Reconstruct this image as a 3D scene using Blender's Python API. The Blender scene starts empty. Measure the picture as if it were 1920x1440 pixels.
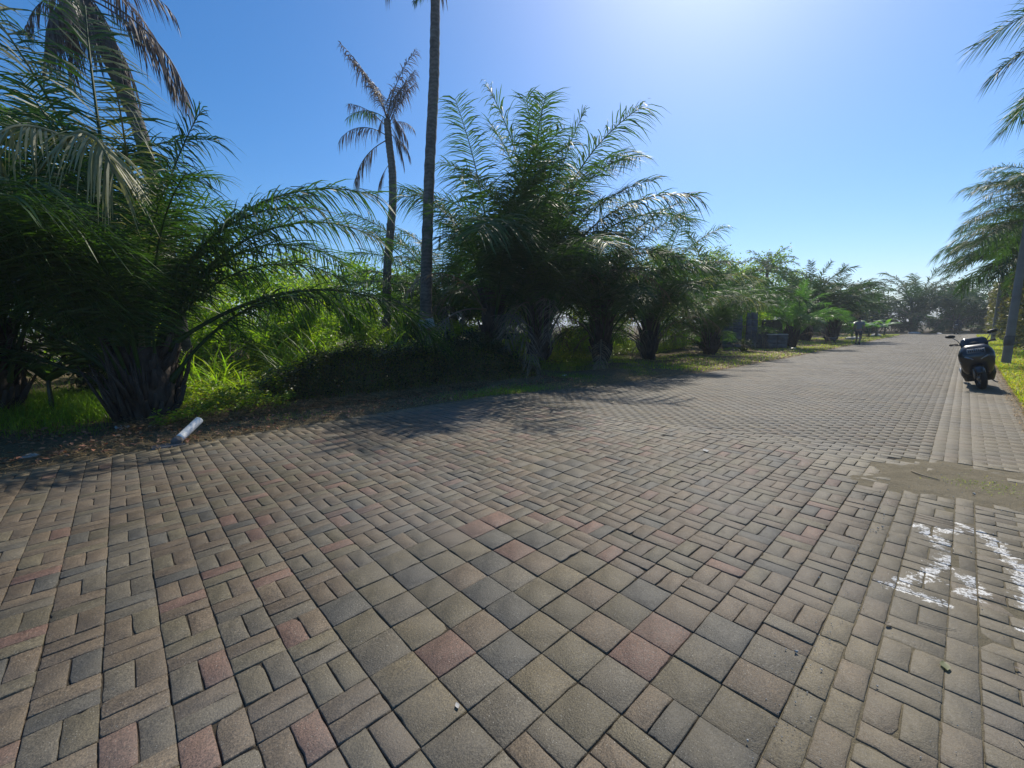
import bpy, math, random
import numpy as np
from mathutils import Vector, Matrix

# ------------------------------------------------------------------ camera, world, sun, exposure
scn = bpy.context.scene
COL = scn.collection
D2R = math.radians
FPX, YAW, PITCH, ROLL = 786.14, D2R(47.10), D2R(7.92), D2R(-0.69)
CAMP = np.array([1.3955, -0.8446, 1.4846])

def basis():
    fw = np.array([-math.sin(YAW)*math.cos(PITCH), math.cos(YAW)*math.cos(PITCH), -math.sin(PITCH)])
    r = np.array([math.cos(YAW), math.sin(YAW), 0.0])
    u = np.cross(r, fw)
    return fw, r*math.cos(ROLL)+u*math.sin(ROLL), -r*math.sin(ROLL)+u*math.cos(ROLL)
FW, RT, UP = basis()

cam_d = bpy.data.cameras.new("camera")
cam = bpy.data.objects.new("camera", cam_d)
COL.objects.link(cam)
cam_d.sensor_width = 36.0
cam_d.lens = FPX/1920*36.0
cam_d.clip_start = 0.05
cam_d.clip_end = 3000
cam.matrix_world = Matrix(((RT[0], UP[0], -FW[0], CAMP[0]),
                           (RT[1], UP[1], -FW[1], CAMP[1]),
                           (RT[2], UP[2], -FW[2], CAMP[2]),
                           (0, 0, 0, 1)))
scn.camera = cam

SUN_AZ, SUN_EL = 22.0, 46.0            # degrees left of the road's direction (+Y), elevation
sd = np.array([-math.sin(D2R(SUN_AZ))*math.cos(D2R(SUN_EL)), math.cos(D2R(SUN_AZ))*math.cos(D2R(SUN_EL)), math.sin(D2R(SUN_EL))])
world = bpy.data.worlds.new("World")
scn.world = world
world.use_nodes = True
wn = world.node_tree.nodes; wl = world.node_tree.links
wn.clear()
sky = wn.new('ShaderNodeTexSky'); sky.sky_type = 'NISHITA'; sky.sun_disc = False
sky.sun_elevation = D2R(SUN_EL); sky.sun_rotation = D2R(-SUN_AZ)
sky.air_density = 1.0; sky.dust_density = 0.7; sky.ozone_density = 6.0; sky.altitude = 0
bg = wn.new('ShaderNodeBackground'); bg.inputs['Strength'].default_value = 0.142
wo = wn.new('ShaderNodeOutputWorld')
hs = wn.new('ShaderNodeHueSaturation'); hs.inputs['Saturation'].default_value = 1.27
wl.new(sky.outputs[0], hs.inputs['Color']); wl.new(hs.outputs[0], bg.inputs['Color']); wl.new(bg.outputs[0], wo.inputs['Surface'])

sun_d = bpy.data.lights.new("sun", 'SUN'); sun_d.energy = 4.6; sun_d.angle = D2R(0.53); sun_d.color = (1.0, 0.925, 0.79)
sun = bpy.data.objects.new("sun", sun_d); COL.objects.link(sun)
sun.rotation_euler = Vector(sd).to_track_quat('Z', 'Y').to_euler()
scn.view_settings.view_transform = 'Standard'; scn.view_settings.look = 'None'
scn.view_settings.gamma = 1.0; scn.view_settings.exposure = 0.0
scn.cycles.max_bounces = 6; scn.cycles.diffuse_bounces = 3; scn.cycles.transmission_bounces = 4
scn.cycles.transparent_max_bounces = 8

# ------------------------------------------------------------------ helpers
def tag(o, label=None, cat=None, group=None, kind=None):
    if label: o['label'] = label
    if cat: o['category'] = cat
    if group: o['group'] = group
    if kind: o['kind'] = kind
    return o

def empty(name, loc=(0, 0, 0), rz=0.0, label=None, cat=None, group=None):
    o = bpy.data.objects.new(name, None); COL.objects.link(o)
    o.empty_display_size = 0.2
    o.location = tuple(float(v) for v in loc); o.rotation_euler = (0, 0, rz)
    return tag(o, label, cat, group)

class MB:
    """collects geometry for ONE mesh"""
    def __init__(s): s.V = []; s.Q = []; s.T = []; s.N = []; s.C = []; s.n = 0; s.hascol = False
    def add(s, V, Q=None, T=None, N=None, col=None):
        V = np.asarray(V, float).reshape(-1, 3)
        if Q is not None and len(Q): s.Q.append(np.asarray(Q, int).reshape(-1, 4)+s.n)
        if T is not None and len(T): s.T.append(np.asarray(T, int).reshape(-1, 3)+s.n)
        if N is not None:
            for f in N: s.N.append([int(i)+s.n for i in f])
        s.V.append(V)
        c = np.ones((len(V), 4))
        if col is not None:
            s.hascol = True; c[:, :3] = col
        s.C.append(c); s.n += len(V)
        return s
    def mesh(s, name):
        V = np.concatenate(s.V)
        me = bpy.data.meshes.new(name)
        Q = np.concatenate(s.Q) if s.Q else np.zeros((0, 4), int)
        T = np.concatenate(s.T) if s.T else np.zeros((0, 3), int)
        Nl = s.N
        loops = np.concatenate([Q.ravel(), T.ravel(), np.array([i for f in Nl for i in f], int)]).astype(np.int32)
        cnt = np.concatenate([np.full(len(Q), 4), np.full(len(T), 3), np.array([len(f) for f in Nl], int)]).astype(np.int32)
        st = np.concatenate([[0], np.cumsum(cnt)[:-1]]).astype(np.int32)
        me.vertices.add(len(V)); me.vertices.foreach_set('co', V.astype(np.float32).ravel())
        me.loops.add(len(loops)); me.loops.foreach_set('vertex_index', loops)
        me.polygons.add(len(cnt)); me.polygons.foreach_set('loop_start', st); me.polygons.foreach_set('loop_total', cnt)
        if s.hascol:
            a = me.color_attributes.new('Col', 'FLOAT_COLOR', 'POINT')
            a.data.foreach_set('color', np.concatenate(s.C).astype(np.float32).ravel())
        me.update(calc_edges=True)
        return me
    def build(s, name, mat, parent=None, smooth=False):
        me = s.mesh(name)
        me.materials.append(mat)
        if smooth: me.polygons.foreach_set('use_smooth', [True]*len(me.polygons))
        o = bpy.data.objects.new(name, me); COL.objects.link(o)
        if parent: o.parent = parent
        return o

def mesh_obj(name, me, parent=None):
    o = bpy.data.objects.new(name, me); COL.objects.link(o)
    if parent: o.parent = parent
    return o

def nrm(a): return a/np.maximum(np.linalg.norm(a, axis=-1, keepdims=True), 1e-9)

def tube(path, rad, sides=8, cap=True, jit=0.0, rng=None):
    P = np.asarray(path, float); n = len(P)
    R = np.broadcast_to(np.asarray(rad, float), (n,))
    T = np.gradient(P, axis=0); T = nrm(T)
    ref = np.array([0, 0, 1.0]) if abs(T[0][2]) < 0.9 else np.array([1.0, 0, 0])
    A = nrm(np.cross(T, ref)); B = np.cross(T, A)
    th = np.linspace(0, 2*np.pi, sides, endpoint=False)
    rr = R[:, None]*np.ones((n, sides))
    if jit and rng is not None: rr = rr*(1+rng.uniform(-jit, jit, (n, sides)))
    V = P[:, None, :]+rr[..., None]*(np.cos(th)[None, :, None]*A[:, None, :]+np.sin(th)[None, :, None]*B[:, None, :])
    i = np.arange(n-1)[:, None]*sides; j = np.arange(sides)[None, :]; j2 = (j+1) % sides
    Q = np.stack([i+j, i+j2, i+sides+j2, i+sides+j], -1).reshape(-1, 4)
    N = [list(range(sides))[::-1], [(n-1)*sides+k for k in range(sides)]] if cap else None
    return V.reshape(-1, 3), Q, None, N

def rotz(V, a):
    c, s = math.cos(a), math.sin(a)
    return np.asarray(V) @ np.array([[c, s, 0], [-s, c, 0], [0, 0, 1.0]])

def box(c, s, rz=0.0, bev=0.0, R=None):
    c = np.asarray(c, float); hx, hy, hz = [v/2 for v in s]
    b = min(bev, hx*0.9, hy*0.9, hz*0.9)
    if b <= 0:
        V = np.array([[x, y, z] for x in (-hx, hx) for y in (-hy, hy) for z in (-hz, hz)])
        Q = [[0, 1, 3, 2], [4, 6, 7, 5], [0, 4, 5, 1], [2, 3, 7, 6], [0, 2, 6, 4], [1, 5, 7, 3]]
        T = None
    else:
        V = []; idx = {}
        for sx in (-1, 1):
            for sy in (-1, 1):
                for sz in (-1, 1):
                    for ax in range(3):
                        p = [sx*(hx-b), sy*(hy-b), sz*(hz-b)]
                        p[ax] = (sx*hx, sy*hy, sz*hz)[ax]
                        idx[(sx, sy, sz, ax)] = len(V); V.append(p)
        Q = []; T = []
        for ax in range(3):
            o1, o2 = [a for a in range(3) if a != ax]
            for s0 in (-1, 1):
                f = []
                for (a, c2) in ((-1, -1), (1, -1), (1, 1), (-1, 1)):
                    k = [0, 0, 0]; k[ax] = s0; k[o1] = a; k[o2] = c2
                    f.append(idx[(*k, ax)])
                Q.append(f)
            for a in (-1, 1):
                for c2 in (-1, 1):
                    k1 = [0, 0, 0]; k1[ax] = -1; k1[o1] = a; k1[o2] = c2
                    k2 = list(k1); k2[ax] = 1
                    Q.append([idx[(*k1, o1)], idx[(*k2, o1)], idx[(*k2, o2)], idx[(*k1, o2)]])
        for sx in (-1, 1):
            for sy in (-1, 1):
                for sz in (-1, 1):
                    T.append([idx[(sx, sy, sz, a)] for a in range(3)])
        V = np.array(V)
    if R is not None: V = V @ np.asarray(R).T
    V = rotz(V, rz)+c
    return V, Q, T, None

def loft(secs, sides=20, p=2.6, axis='z'):
    """secs: (pos, ca, cb, ha, hb) superellipses stacked along an axis; ca/cb centre, ha/hb half sizes"""
    V = []; th = np.linspace(0, 2*np.pi, sides, endpoint=False)
    ct = np.sign(np.cos(th))*np.abs(np.cos(th))**(2/p); st = np.sign(np.sin(th))*np.abs(np.sin(th))**(2/p)
    for (q, ca, cb, ha, hb) in secs:
        a = ca+ha*ct; b = cb+hb*st
        if axis == 'z': V.append(np.stack([a, b, np.full(sides, q)], 1))
        elif axis == 'x': V.append(np.stack([np.full(sides, q), a, b], 1))
        else: V.append(np.stack([a, np.full(sides, q), b], 1))
    n = len(secs); i = np.arange(n-1)[:, None]*sides; j = np.arange(sides)[None, :]; j2 = (j+1) % sides
    Q = np.stack([i+j, i+j2, i+sides+j2, i+sides+j], -1).reshape(-1, 4)
    return np.concatenate(V), Q, None, [list(range(sides))[::-1], [(n-1)*sides+k for k in range(sides)]]

def skin(name, pts, edges, mat, parent=None, sub=2, root=0):
    """pts: (x,y,z,r[,r2])"""
    me = bpy.data.meshes.new(name)
    me.from_pydata([p[:3] for p in pts], edges, []); me.update()
    me.materials.append(mat)
    o = bpy.data.objects.new(name, me); COL.objects.link(o)
    if parent: o.parent = parent
    m = o.modifiers.new('skin', 'SKIN'); m.use_smooth_shade = True
    if not me.skin_vertices: 
        bm_layer = me.skin_vertices
    for i, p in enumerate(pts):
        sv = me.skin_vertices[0].data[i]
        sv.radius = (p[3], p[4] if len(p) > 4 else p[3]); sv.use_root = (i == root)
    s = o.modifiers.new('sub', 'SUBSURF'); s.levels = sub; s.render_levels = sub
    return o

# ------------------------------------------------------------------ materials
def mat(name):
    m = bpy.data.materials.new(name); m.use_nodes = True
    nt = m.node_tree; b = nt.nodes['Principled BSDF']
    return m, nt, b

def simple(name, col, rough=0.5, metal=0.0, spec=0.5, bump=0.0, bscale=60, var=0.0, vscale=8, coat=0.0):
    m, nt, b = mat(name)
    b.inputs['Base Color'].default_value = (*col, 1); b.inputs['Roughness'].default_value = rough
    b.inputs['Metallic'].default_value = metal; b.inputs['Specular IOR Level'].default_value = spec
    b.inputs['Coat Weight'].default_value = coat
    tc = nt.nodes.new('ShaderNodeTexCoord')
    if var > 0:
        n = nt.nodes.new('ShaderNodeTexNoise'); n.inputs['Scale'].default_value = vscale; n.inputs['Detail'].default_value = 5
        nt.links.new(tc.outputs['Object'], n.inputs['Vector'])
        r = nt.nodes.new('ShaderNodeMapRange'); r.inputs['From Min'].default_value = 0.3; r.inputs['From Max'].default_value = 0.7
        r.inputs['To Min'].default_value = 1-var; r.inputs['To Max'].default_value = 1+var
        nt.links.new(n.outputs['Fac'], r.inputs['Value'])
        mx = nt.nodes.new('ShaderNodeVectorMath'); mx.operation = 'SCALE'; mx.inputs[0].default_value = col
        nt.links.new(r.outputs[0], mx.inputs['Scale']); nt.links.new(mx.outputs[0], b.inputs['Base Color'])
    if bump > 0:
        n2 = nt.nodes.new('ShaderNodeTexNoise'); n2.inputs['Scale'].default_value = bscale; n2.inputs['Detail'].default_value = 6
        nt.links.new(tc.outputs['Object'], n2.inputs['Vector'])
        bp = nt.nodes.new('ShaderNodeBump'); bp.inputs['Strength'].default_value = bump; bp.inputs['Distance'].default_value = 0.02
        nt.links.new(n2.outputs['Fac'], bp.inputs['Height']); nt.links.new(bp.outputs[0], b.inputs['Normal'])
    return m

def leafmat(name, c1, c2, trans, tw=0.4, rough=0.38, vscale=3.0, spec=0.5, attr=False):
    """leaf: glossy surface + light passing through; hue varies per object and over the plant"""
    m, nt, b = mat(name)
    L = nt.links
    tc = nt.nodes.new('ShaderNodeTexCoord')
    n = nt.nodes.new('ShaderNodeTexNoise'); n.inputs['Scale'].default_value = vscale; n.inputs['Detail'].default_value = 4
    L.new(tc.outputs['Object'], n.inputs['Vector'])
    oi = nt.nodes.new('ShaderNodeObjectInfo')
    ad = nt.nodes.new('ShaderNodeMath'); ad.operation = 'MULTIPLY_ADD'; ad.inputs[1].default_value = 0.45
    L.new(oi.outputs['Random'], ad.inputs[0]); L.new(n.outputs['Fac'], ad.inputs[2])
    mr = nt.nodes.new('ShaderNodeMapRange'); mr.inputs['From Min'].default_value = 0.4; mr.inputs['From Max'].default_value = 1.0
    L.new(ad.outputs[0], mr.inputs['Value'])
    mx = nt.nodes.new('ShaderNodeMix'); mx.data_type = 'RGBA'
    mx.inputs['A'].default_value = (*c1, 1); mx.inputs['B'].default_value = (*c2, 1)
    L.new(mr.outputs[0], mx.inputs['Factor'])
    colout = mx.outputs['Result']
    if attr:
        at = nt.nodes.new('ShaderNodeVertexColor'); at.layer_name = 'Col'
        mm = nt.nodes.new('ShaderNodeMix'); mm.data_type = 'RGBA'; mm.blend_type = 'MULTIPLY'; mm.inputs['Factor'].default_value = 1
        L.new(colout, mm.inputs['A']); L.new(at.outputs['Color'], mm.inputs['B']); colout = mm.outputs['Result']
    L.new(colout, b.inputs['Base Color'])
    b.inputs['Roughness'].default_value = rough; b.inputs['Specular IOR Level'].default_value = spec
    tr = nt.nodes.new('ShaderNodeBsdfTranslucent')
    tm = nt.nodes.new('ShaderNodeMix'); tm.data_type = 'RGBA'; tm.blend_type = 'MULTIPLY'; tm.inputs['Factor'].default_value = 1
    L.new(colout, tm.inputs['A']); tm.inputs['B'].default_value = (*trans, 1)
    L.new(tm.outputs['Result'], tr.inputs['Color'])
    ms = nt.nodes.new('ShaderNodeMixShader'); ms.inputs[0].default_value = tw
    L.new(b.outputs[0], ms.inputs[1]); L.new(tr.outputs[0], ms.inputs[2])
    L.new(ms.outputs[0], nt.nodes['Material Output'].inputs['Surface'])
    return m

M = {}
M['palm'] = leafmat('palm leaf', (0.022, 0.055, 0.014), (0.055, 0.11, 0.022), (2.4, 2.7, 0.9), 0.36, 0.50, spec=0.38)
M['palm_bright'] = leafmat('young palm leaf', (0.06, 0.14, 0.025), (0.09, 0.20, 0.035), (2.2, 2.4, 1.0), 0.42, 0.4)
M['palm_far'] = leafmat('far palm leaf', (0.022, 0.055, 0.013), (0.05, 0.105, 0.02), (2.0, 2.3, 1.0), 0.25, 0.65, spec=0.2)
M['dry'] = leafmat('dry palm leaf', (0.14, 0.11, 0.075), (0.26, 0.21, 0.14), (1.4, 1.2, 0.9), 0.25, 0.55)
M['pale'] = leafmat('pale dying palm leaf', (0.17, 0.19, 0.09), (0.30, 0.30, 0.15), (1.5, 1.5, 0.8), 0.35, 0.5)
M['dead'] = leafmat('dead grey brown palm leaf', (0.075, 0.055, 0.045), (0.16, 0.125, 0.10), (1.3, 1.1, 0.9), 0.2, 0.55)
M['grass'] = leafmat('grass', (0.075, 0.17, 0.018), (0.14, 0.26, 0.03), (2.3, 2.5, 0.8), 0.5, 0.45, 1.2, attr=True)
M['shrub'] = leafmat('shrub leaf', (0.09, 0.19, 0.016), (0.20, 0.32, 0.03), (2.4, 2.6, 0.9), 0.42, 0.42, 1.5, attr=True)
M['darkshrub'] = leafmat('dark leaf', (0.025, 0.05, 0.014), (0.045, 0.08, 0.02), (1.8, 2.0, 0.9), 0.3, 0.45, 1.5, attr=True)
M['hedge'] = leafmat('hedge leaf', (0.055, 0.085, 0.025), (0.13, 0.15, 0.05), (1.7, 1.8, 0.9), 0.35, 0.42, 1.2, attr=True)
M['dryleaf'] = leafmat('dead leaf', (0.13, 0.085, 0.05), (0.24, 0.17, 0.10), (1.3, 1.1, 0.8), 0.15, 0.7, 2.0, attr=True)
M['banana'] = leafmat('banana leaf', (0.07, 0.17, 0.03), (0.12, 0.24, 0.04), (2.2, 2.4, 0.9), 0.45, 0.35)
M['straw'] = leafmat('straw', (0.32, 0.225, 0.09), (0.46, 0.34, 0.15), (1.2, 1.1, 0.8), 0.2, 0.6, 2.0, attr=True)
M['stem'] = simple('petiole', (0.06, 0.065, 0.03), 0.5, var=0.3, vscale=3)
M['palmbark'] = simple('palm trunk old leaf bases', (0.055, 0.042, 0.032), 0.9, bump=0.8, bscale=25, var=0.4, vscale=5)
def ringbark():
    m = simple('coconut bark', (0.13, 0.115, 0.10), 0.9, bump=0.7, bscale=18, var=0.35, vscale=4)
    nt = m.node_tree; b = nt.nodes['Principled BSDF']; src = b.inputs['Base Color'].links[0].from_socket
    tc = nt.nodes.new('ShaderNodeTexCoord'); w = nt.nodes.new('ShaderNodeTexWave'); w.bands_direction = 'Z'; w.inputs['Scale'].default_value = 2.6
    w.inputs['Distortion'].default_value = 7.0; w.inputs['Detail'].default_value = 3; w.inputs['Detail Scale'].default_value = 2.5
    nt.links.new(tc.outputs['Object'], w.inputs['Vector'])
    r = nt.nodes.new('ShaderNodeMapRange'); r.inputs['To Min'].default_value = 0.78; r.inputs['To Max'].default_value = 1.2; nt.links.new(w.outputs['Fac'], r.inputs['Value'])
    v = nt.nodes.new('ShaderNodeVectorMath'); v.operation = 'SCALE'; nt.links.new(src, v.inputs[0]); nt.links.new(r.outputs[0], v.inputs['Scale']); nt.links.new(v.outputs[0], b.inputs['Base Color'])
    return m
M['cocobark'] = ringbark()
M['bark'] = simple('grey bark', (0.24, 0.215, 0.18), 0.9, bump=0.6, bscale=30, var=0.25, vscale=5)
M['white'] = simple('weathered white paint', (0.80, 0.79, 0.75), 0.55, bump=0.2, bscale=40, var=0.07, vscale=12)
M['black'] = simple('black plastic', (0.012, 0.013, 0.015), 0.42)
M['paint_dark'] = simple('dark grey scooter paint', (0.020, 0.021, 0.025), 0.28, coat=0.6, var=0.1)
M['rubber'] = simple('rubber', (0.012, 0.012, 0.012), 0.85)
M['metal'] = simple('dull metal', (0.25, 0.25, 0.26), 0.4, metal=0.9)
M['glass'] = simple('lamp glass', (0.35, 0.37, 0.4), 0.12, spec=0.8)
M['smoke'] = simple('smoked windscreen', (0.02, 0.022, 0.028), 0.15, spec=0.7)
M['plate'] = simple('number plate', (0.30, 0.31, 0.32), 0.45)
M['platemark'] = simple('number plate marks', (0.035, 0.035, 0.04), 0.5)
M['stone'] = simple('dark stained concrete block', (0.13, 0.125, 0.12), 0.9, bump=0.6, bscale=25, var=0.35, vscale=4)
M['stonel'] = simple('pale concrete', (0.42, 0.41, 0.38), 0.85, bump=0.4, bscale=25, var=0.15)
M['pole'] = simple('weathered concrete pole', (0.27, 0.26, 0.235), 0.85, bump=0.3, bscale=40, var=0.18, vscale=3)
M['wood'] = simple('dry twig', (0.26, 0.22, 0.16), 0.8, var=0.2)
M['litter'] = simple('white plastic litter', (0.75, 0.76, 0.76), 0.4)
M['sign'] = simple('weathered sign board', (0.34, 0.37, 0.36), 0.6, var=0.2, vscale=30)
M['signmark'] = simple('sign lettering', (0.06, 0.07, 0.08), 0.6)
M['skin'] = simple('skin', (0.35, 0.21, 0.15), 0.5)
M['shirt'] = simple('grey shirt', (0.24, 0.25, 0.26), 0.85, var=0.1)
M['shorts'] = simple('dark shorts', (0.07, 0.07, 0.085), 0.85)
M['hair'] = simple('dark hair', (0.02, 0.017, 0.015), 0.6)
M['jacket'] = simple('dark jacket', (0.02, 0.022, 0.03), 0.7)
M['fur'] = simple('black dog fur', (0.012, 0.012, 0.013), 0.5)
M['cord'] = simple('pale leash', (0.35, 0.35, 0.34), 0.6)
M['shoe'] = simple('black shoe', (0.015, 0.015, 0.015), 0.6)

def wpos(nt):
    g = nt.nodes.new('ShaderNodeNewGeometry'); return g.outputs['Position']
def noise(nt, vec, scale, detail=5, rough=0.55):
    n = nt.nodes.new('ShaderNodeTexNoise'); n.inputs['Scale'].default_value = scale
    n.inputs['Detail'].default_value = detail; n.inputs['Roughness'].default_value = rough
    nt.links.new(vec, n.inputs['Vector']); return n.outputs['Fac']
def mrange(nt, v, a, b, c=0.0, d=1.0):
    r = nt.nodes.new('ShaderNodeMapRange'); r.inputs['From Min'].default_value = a; r.inputs['From Max'].default_value = b
    r.inputs['To Min'].default_value = c; r.inputs['To Max'].default_value = d
    nt.links.new(v, r.inputs['Value']); return r.outputs[0]
def math2(nt, op, a, b):
    r = nt.nodes.new('ShaderNodeMath'); r.operation = op
    for i, v in enumerate((a, b)):
        if isinstance(v, (int, float)): r.inputs[i].default_value = v
        else: nt.links.new(v, r.inputs[i])
    return r.outputs[0]
def mixc(nt, f, a, b, mode='MIX'):
    r = nt.nodes.new('ShaderNodeMix'); r.data_type = 'RGBA'; r.blend_type = mode
    for k, v in (('Factor', f), ('A', a), ('B', b)):
        if isinstance(v, (int, float)): r.inputs[k].default_value = v
        elif isinstance(v, tuple): r.inputs[k].default_value = (*v, 1)
        else: nt.links.new(v, r.inputs[k])
    return r.outputs['Result']

def brick_material():
    m, nt, b = mat('concrete paving block')
    P = wpos(nt)
    at = nt.nodes.new('ShaderNodeVertexColor'); at.layer_name = 'Col'
    sp = noise(nt, P, 170, 2, 0.75)                      # exposed aggregate
    sp2 = noise(nt, P, 75, 3, 0.75)
    bl = noise(nt, P, 9, 5, 0.6)
    c = mixc(nt, 1.0, at.outputs['Color'], mixc(nt, mrange(nt, sp, 0.32, 0.68), (0.38, 0.375, 0.36), (1.62, 1.6, 1.52)), 'MULTIPLY')
    c = mixc(nt, 1.0, c, mixc(nt, mrange(nt, sp2, 0.3, 0.7), (0.66, 0.66, 0.66), (1.32, 1.30, 1.25)), 'MULTIPLY')
    c = mixc(nt, 1.0, c, mixc(nt, mrange(nt, bl, 0.3, 0.7), (0.82, 0.81, 0.79), (1.18, 1.17, 1.15)), 'MULTIPLY')
    # pale grit grains
    vo = nt.nodes.new('ShaderNodeTexVoronoi'); vo.inputs['Scale'].default_value = 85; nt.links.new(P, vo.inputs['Vector'])
    g = math2(nt, 'LESS_THAN', vo.outputs['Distance'], 0.17)
    g = math2(nt, 'MULTIPLY', g, mrange(nt, noise(nt, P, 30), 0.5, 0.56))
    c = mixc(nt, math2(nt, 'MULTIPLY', g, 0.6), c, (0.42, 0.40, 0.34))
    # trodden dust, more towards the right-hand strip
    sx = nt.nodes.new('ShaderNodeSeparateXYZ'); nt.links.new(P, sx.inputs[0])
    side = mrange(nt, math2(nt, 'ADD', sx.outputs['X'], mrange(nt, noise(nt, P, 1.3), 0.3, 0.7, -0.35, 0.35)), 0.75, 1.45)
    left = mrange(nt, sx.outputs['X'], -4.75, -5.25)
    dn = mrange(nt, noise(nt, P, 2.6, 7, 0.65), 0.44, 0.72)
    fine = mrange(nt, noise(nt, P, 22, 6, 0.7), 0.35, 0.7, 0.45, 1.0)
    d = math2(nt, 'MULTIPLY', fine, math2(nt, 'ADD', math2(nt, 'MULTIPLY', dn, 0.35), math2(nt, 'MULTIPLY', math2(nt, 'MAXIMUM', side, left), 0.7)))
    d = math2(nt, 'MINIMUM', d, 0.85)
    c = mixc(nt, d, c, (0.185, 0.153, 0.098))
    st_ = mrange(nt, noise(nt, P, 1.1, 6, 0.7), 0.42, 0.62, 1.03, 0.66)
    vs_ = nt.nodes.new('ShaderNodeVectorMath'); vs_.operation = 'SCALE'; nt.links.new(c, vs_.inputs[0]); nt.links.new(st_, vs_.inputs['Scale']); c = vs_.outputs[0]
    # patches worn pale along the carriageway
    wn_ = mrange(nt, noise(nt, P, 0.55, 4, 0.6), 0.48, 0.75, 0, 0.35)
    c = mixc(nt, wn_, c, (0.27, 0.255, 0.225))
    # sandy dust spreading from the cement smear
    def seg(ax, ay, bx, by):
        def vm(op, i0, i1=None, sc=None):
            n = nt.nodes.new('ShaderNodeVectorMath'); n.operation = op
            for q, v in ((0, i0), (1, i1)):
                if v is None: continue
                if isinstance(v, tuple): n.inputs[q].default_value = v
                else: nt.links.new(v, n.inputs[q])
            if sc is not None: nt.links.new(sc, n.inputs['Scale'])
            return n
        ba = (bx-ax, by-ay, 0.0); L2 = ba[0]**2+ba[1]**2
        pa = vm('SUBTRACT', P, (ax, ay, 0.0)).outputs[0]
        h = math2(nt, 'MULTIPLY', vm('DOT_PRODUCT', pa, ba).outputs['Value'], 1/L2)
        h = math2(nt, 'MINIMUM', math2(nt, 'MAXIMUM', h, 0.0), 1.0)
        sc_ = vm('SCALE', ba, None, h).outputs[0]
        return vm('LENGTH', vm('SUBTRACT', pa, sc_).outputs[0]).outputs['Value']
    ds_ = seg(1.15, 4.72, 2.0, 4.78)
    dm = mrange(nt, math2(nt, 'ADD', ds_, mrange(nt, noise(nt, P, 3.5, 6, 0.7), 0.25, 0.75, -0.5, 0.5)), 0.95, 0.25)
    c = mixc(nt, math2(nt, 'MULTIPLY', dm, 0.9), c, (0.21, 0.178, 0.115))
    # worn white paint strokes
    STR = [(1.30, 3.30, 1.42, 3.05), (1.40, 3.08, 1.47, 2.82), (1.45, 2.80, 1.38, 2.50), (1.36, 2.48, 1.28, 2.30), (1.24, 2.22, 1.44, 2.20), (1.48, 3.38, 1.36, 3.24),
           (1.50, 3.55, 1.68, 3.35), (1.66, 3.30, 1.76, 2.95), (1.75, 2.9, 1.76, 2.62), (1.76, 2.58, 1.77, 2.38), (1.54, 2.62, 1.58, 2.46), (1.52, 2.44, 1.55, 2.40), (1.74, 2.2, 1.79, 2.12)]
    dd = None
    for q in STR:
        e = seg(*q); dd = e if dd is None else math2(nt, 'MINIMUM', dd, e)
    wob = mrange(nt, noise(nt, P, 17, 6, 0.75), 0.3, 0.7, -0.075, 0.05)
    pm = mrange(nt, math2(nt, 'ADD', dd, wob), 0.020, 0.012)
    wear = math2(nt, 'MULTIPLY', mrange(nt, noise(nt, P, 42, 5, 0.75), 0.42, 0.50), mrange(nt, noise(nt, P, 11, 4, 0.7), 0.37, 0.44))
    wear2 = mrange(nt, sp, 0.30, 0.42)
    zz = mrange(nt, sx.outputs['Z'], -0.004, -0.002)
    pm = math2(nt, 'MULTIPLY', math2(nt, 'MULTIPLY', pm, wear), math2(nt, 'MULTIPLY', wear2, zz))
    c = mixc(nt, math2(nt, 'MULTIPLY', pm, 0.93), c, (0.74, 0.73, 0.69))
    nt.links.new(c, b.inputs['Base Color'])
    b.inputs['Roughness'].default_value = 0.62; b.inputs['Specular IOR Level'].default_value = 0.45
    nt.links.new(mrange(nt, sp2, 0.3, 0.7, 0.55, 0.78), b.inputs['Roughness'])
    bp = nt.nodes.new('ShaderNodeBump'); bp.inputs['Strength'].default_value = 0.75; bp.inputs['Distance'].default_value = 0.0022
    h = math2(nt, 'ADD', sp, math2(nt, 'MULTIPLY', sp2, 1.5))
    nt.links.new(h, bp.inputs['Height']); nt.links.new(bp.outputs[0], b.inputs['Normal'])
    return m
M['brick'] = brick_material()

def soil_material(name, c1, c2, c3, s1=3.0):
    m, nt, b = mat(name)
    P = wpos(nt)
    a = mrange(nt, noise(nt, P, s1, 7, 0.65), 0.35, 0.65)
    f = mrange(nt, noise(nt, P, 45, 6, 0.75), 0.3, 0.7)
    c = mixc(nt, a, c1, c2); c = mixc(nt, math2(nt, 'MULTIPLY', f, 0.75), c, c3)
    v = mrange(nt, noise(nt, P, 240, 3, 0.7), 0.3, 0.7, 0.6, 1.4)
    vm = nt.nodes.new('ShaderNodeVectorMath'); vm.operation = 'SCALE'
    nt.links.new(c, vm.inputs[0]); nt.links.new(v, vm.inputs['Scale'])
    nt.links.new(vm.outputs[0], b.inputs['Base Color'])
    b.inputs['Roughness'].default_value = 0.95; b.inputs['Specular IOR Level'].default_value = 0.2
    bp = nt.nodes.new('ShaderNodeBump'); bp.inputs['Strength'].default_value = 0.8; bp.inputs['Distance'].default_value = 0.02
    nt.links.new(noise(nt, P, 30, 8, 0.75), bp.inputs['Height']); nt.links.new(bp.outputs[0], b.inputs['Normal'])
    return m
M['soil'] = soil_material('verge soil', (0.13, 0.10, 0.062), (0.22, 0.17, 0.095), (0.085, 0.075, 0.04))
M['joint'] = soil_material('joint sand', (0.055, 0.046, 0.034), (0.085, 0.07, 0.05), (0.04, 0.034, 0.026))
M['jointpale'] = soil_material('packed joint sand', (0.17, 0.145, 0.09), (0.13, 0.11, 0.07), (0.21, 0.18, 0.12))
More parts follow.
